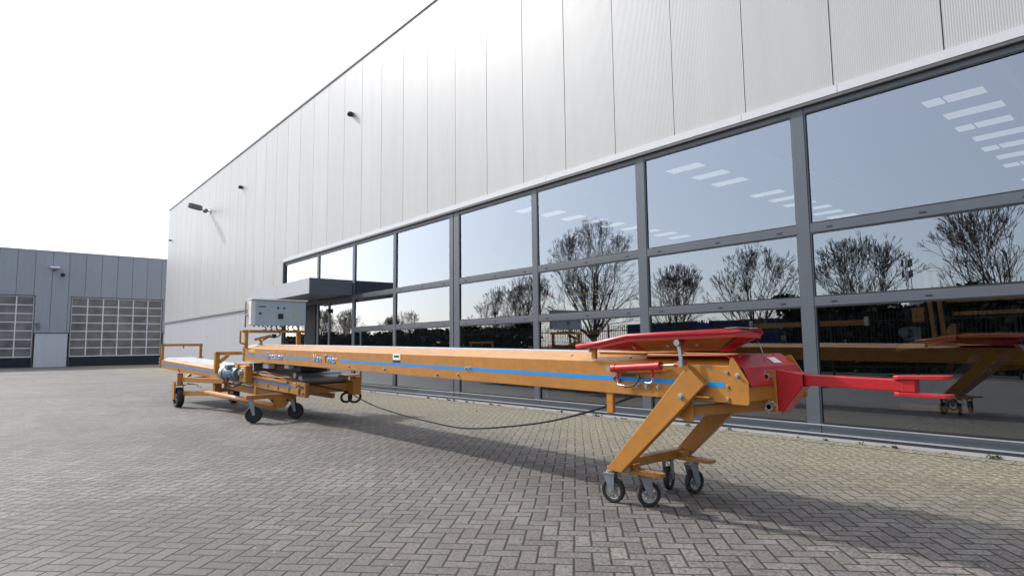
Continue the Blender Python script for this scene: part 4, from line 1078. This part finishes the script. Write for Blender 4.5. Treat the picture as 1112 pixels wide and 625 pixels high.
hedge('evergreen_hedge', -31, -14, -10.4, .95, 260, 'low dark hedge behind the fence in front of the blue containers')
for k, (x, lab) in enumerate(((-29.5, 'blue shipping container mirrored behind the fence, beside the tallest tree'), (-22.6, 'blue shipping container mirrored behind the fence, nearer the mast'))):
    t = thing('shipping_container', (x, -21, 0), lab, 'container', 'blue containers beyond the fence')
    mb = MB(); mb.box(x, x + 6.0, -22.2, -19.8, .15, 2.7)
    for q in range(29): mb.box(x + .15 + q * .2, x + .25 + q * .2, -19.8, -19.76, .3, 2.55)
    mb.build('body', M['cont_blue'], t)
    mb = MB(); mb.box(x, x + .12, -19.8, -19.72, .1, 2.75); mb.box(x + 5.88, x + 6, -19.8, -19.72, .1, 2.75); mb.box(x, x + 6, -19.8, -19.72, 2.68, 2.8); mb.box(x + .12, x + 5.88, -19.8, -19.72, .05, .2); mb.build('corner_frame', M['cont_blue'], t)
t = thing('radio_mast', (-23.2, -63, 0), 'slim lattice radio mast mirrored between two bare trees', 'radio mast')
mb = MB()
for a in range(3):
    c, s = math.cos(a * 2.094), math.sin(a * 2.094); mb.cyl((-23.2 + c * .35, -63 + s * .35, 0), (-23.2 + c * .25, -63 + s * .25, 11.2), .04, 6)
for k in range(22):
    z = k * .5; a = k % 3
    mb.bar((-23.2 + .45 * math.cos(a * 2.094), -63 + .45 * math.sin(a * 2.094), z), (-23.2 + .4 * math.cos((a + 1) * 2.094), -63 + .4 * math.sin((a + 1) * 2.094), z + .5), .04, .04)
mb.build('lattice', M['mast'], t)
for z in (9.2, 10.4):
    for a in range(3):
        mb = MB(); c, s = math.cos(a * 2.094 + .5), math.sin(a * 2.094 + .5); mb.box(-23.2 + c * .5 - .10, -23.2 + c * .5 + .10, -63 + s * .5 - .08, -63 + s * .5 + .08, z - .4, z + .4); mb.build('antenna', M['mast'], t)
t = thing('distant_shed', (-18, -58, 0), 'pale low shed mirrored far beyond the trees', 'building')
mb = MB(); mb.box(-21.5, -12, -62, -56, 0, 6.3); mb.build('wall', M['shed'], t)
mb = MB(); mb.box(-21.7, -11.8, -62.2, -55.8, 6.3, 6.9); mb.build('roof', M['shed_roof'], t)

# ------------------------------------------------------------------ camera
cam = bpy.data.cameras.new('camera'); co = bpy.data.objects.new('camera', cam); col.objects.link(co); sc.camera = co
cam.sensor_width = 36; cam.lens = 660.38 / 1112 * 36; cam.clip_start = .05; cam.clip_end = 3000
yaw, pit, rol = .86393222, .09405335, -.0118027
fw = V((-math.sin(yaw) * math.cos(pit), math.cos(yaw) * math.cos(pit), math.sin(pit)))
r0 = V((math.cos(yaw), math.sin(yaw), 0)); u0 = r0.cross(fw)
rt = r0 * math.cos(rol) + u0 * math.sin(rol); up = -r0 * math.sin(rol) + u0 * math.cos(rol)
mt = Matrix((rt, up, -fw)).transposed().to_4x4(); mt.translation = V((0, 0, 1.25)); co.matrix_world = mt

# ------------------------------------------------------------------ light
EL = math.radians(36); PHI = math.radians(20)      # sun from -X, a little from the yard side
sd = V((-math.cos(EL) * math.cos(PHI), -math.cos(EL) * math.sin(PHI), math.sin(EL)))
sun = bpy.data.lights.new('sun', 'SUN'); so = bpy.data.objects.new('sun', sun); col.objects.link(so)
sun.energy = 4.8; sun.angle = math.radians(2.2); sun.color = (1, .97, .93)
so.rotation_euler = (-sd).to_track_quat('-Z', 'Y').to_euler()
w = bpy.data.worlds.new('World'); sc.world = w; w.use_nodes = True; nt = w.node_tree
bg = nt.nodes['Background']; sky = nt.nodes.new('ShaderNodeTexSky'); sky.sky_type = 'NISHITA'; sky.sun_disc = False
sky.sun_elevation = EL; sky.sun_rotation = math.atan2(sd.x, sd.y)
sky.air_density = 1.0; sky.dust_density = 1.2; sky.ozone_density = 1.0; sky.altitude = 0
tcw = N(nt, 'ShaderNodeTexCoord'); dt = N(nt, 'ShaderNodeVectorMath', operation='DOT_PRODUCT')
nt.links.new(tcw.outputs['Generated'], dt.inputs[0]); dt.inputs[1].default_value = sd
ph = mth(nt, 'POWER', mth(nt, 'MULTIPLY_ADD', dt.outputs['Value'], .5, .5, clamp=True), 2.2)
amt = mth(nt, 'MULTIPLY_ADD', ph, 11.5, 2.7)
vs = N(nt, 'ShaderNodeVectorMath', operation='SCALE'); vs.inputs[0].default_value = (.965, 1.0, 1.075); nt.links.new(amt, vs.inputs['Scale'])
veil = mixc(nt, 1.0, sky.outputs[0], vs.outputs[0], 'ADD')     # thin high haze that whitens the whole sky
nt.links.new(veil, bg.inputs[0]); bg.inputs[1].default_value = .13
sc.view_settings.view_transform = 'Standard'; sc.view_settings.look = 'None'; sc.view_settings.gamma = 1; sc.view_settings.exposure = -.24
sc.cycles.max_bounces = 8; sc.cycles.transparent_max_bounces = 8
sc.cycles.sample_clamp_indirect = 6
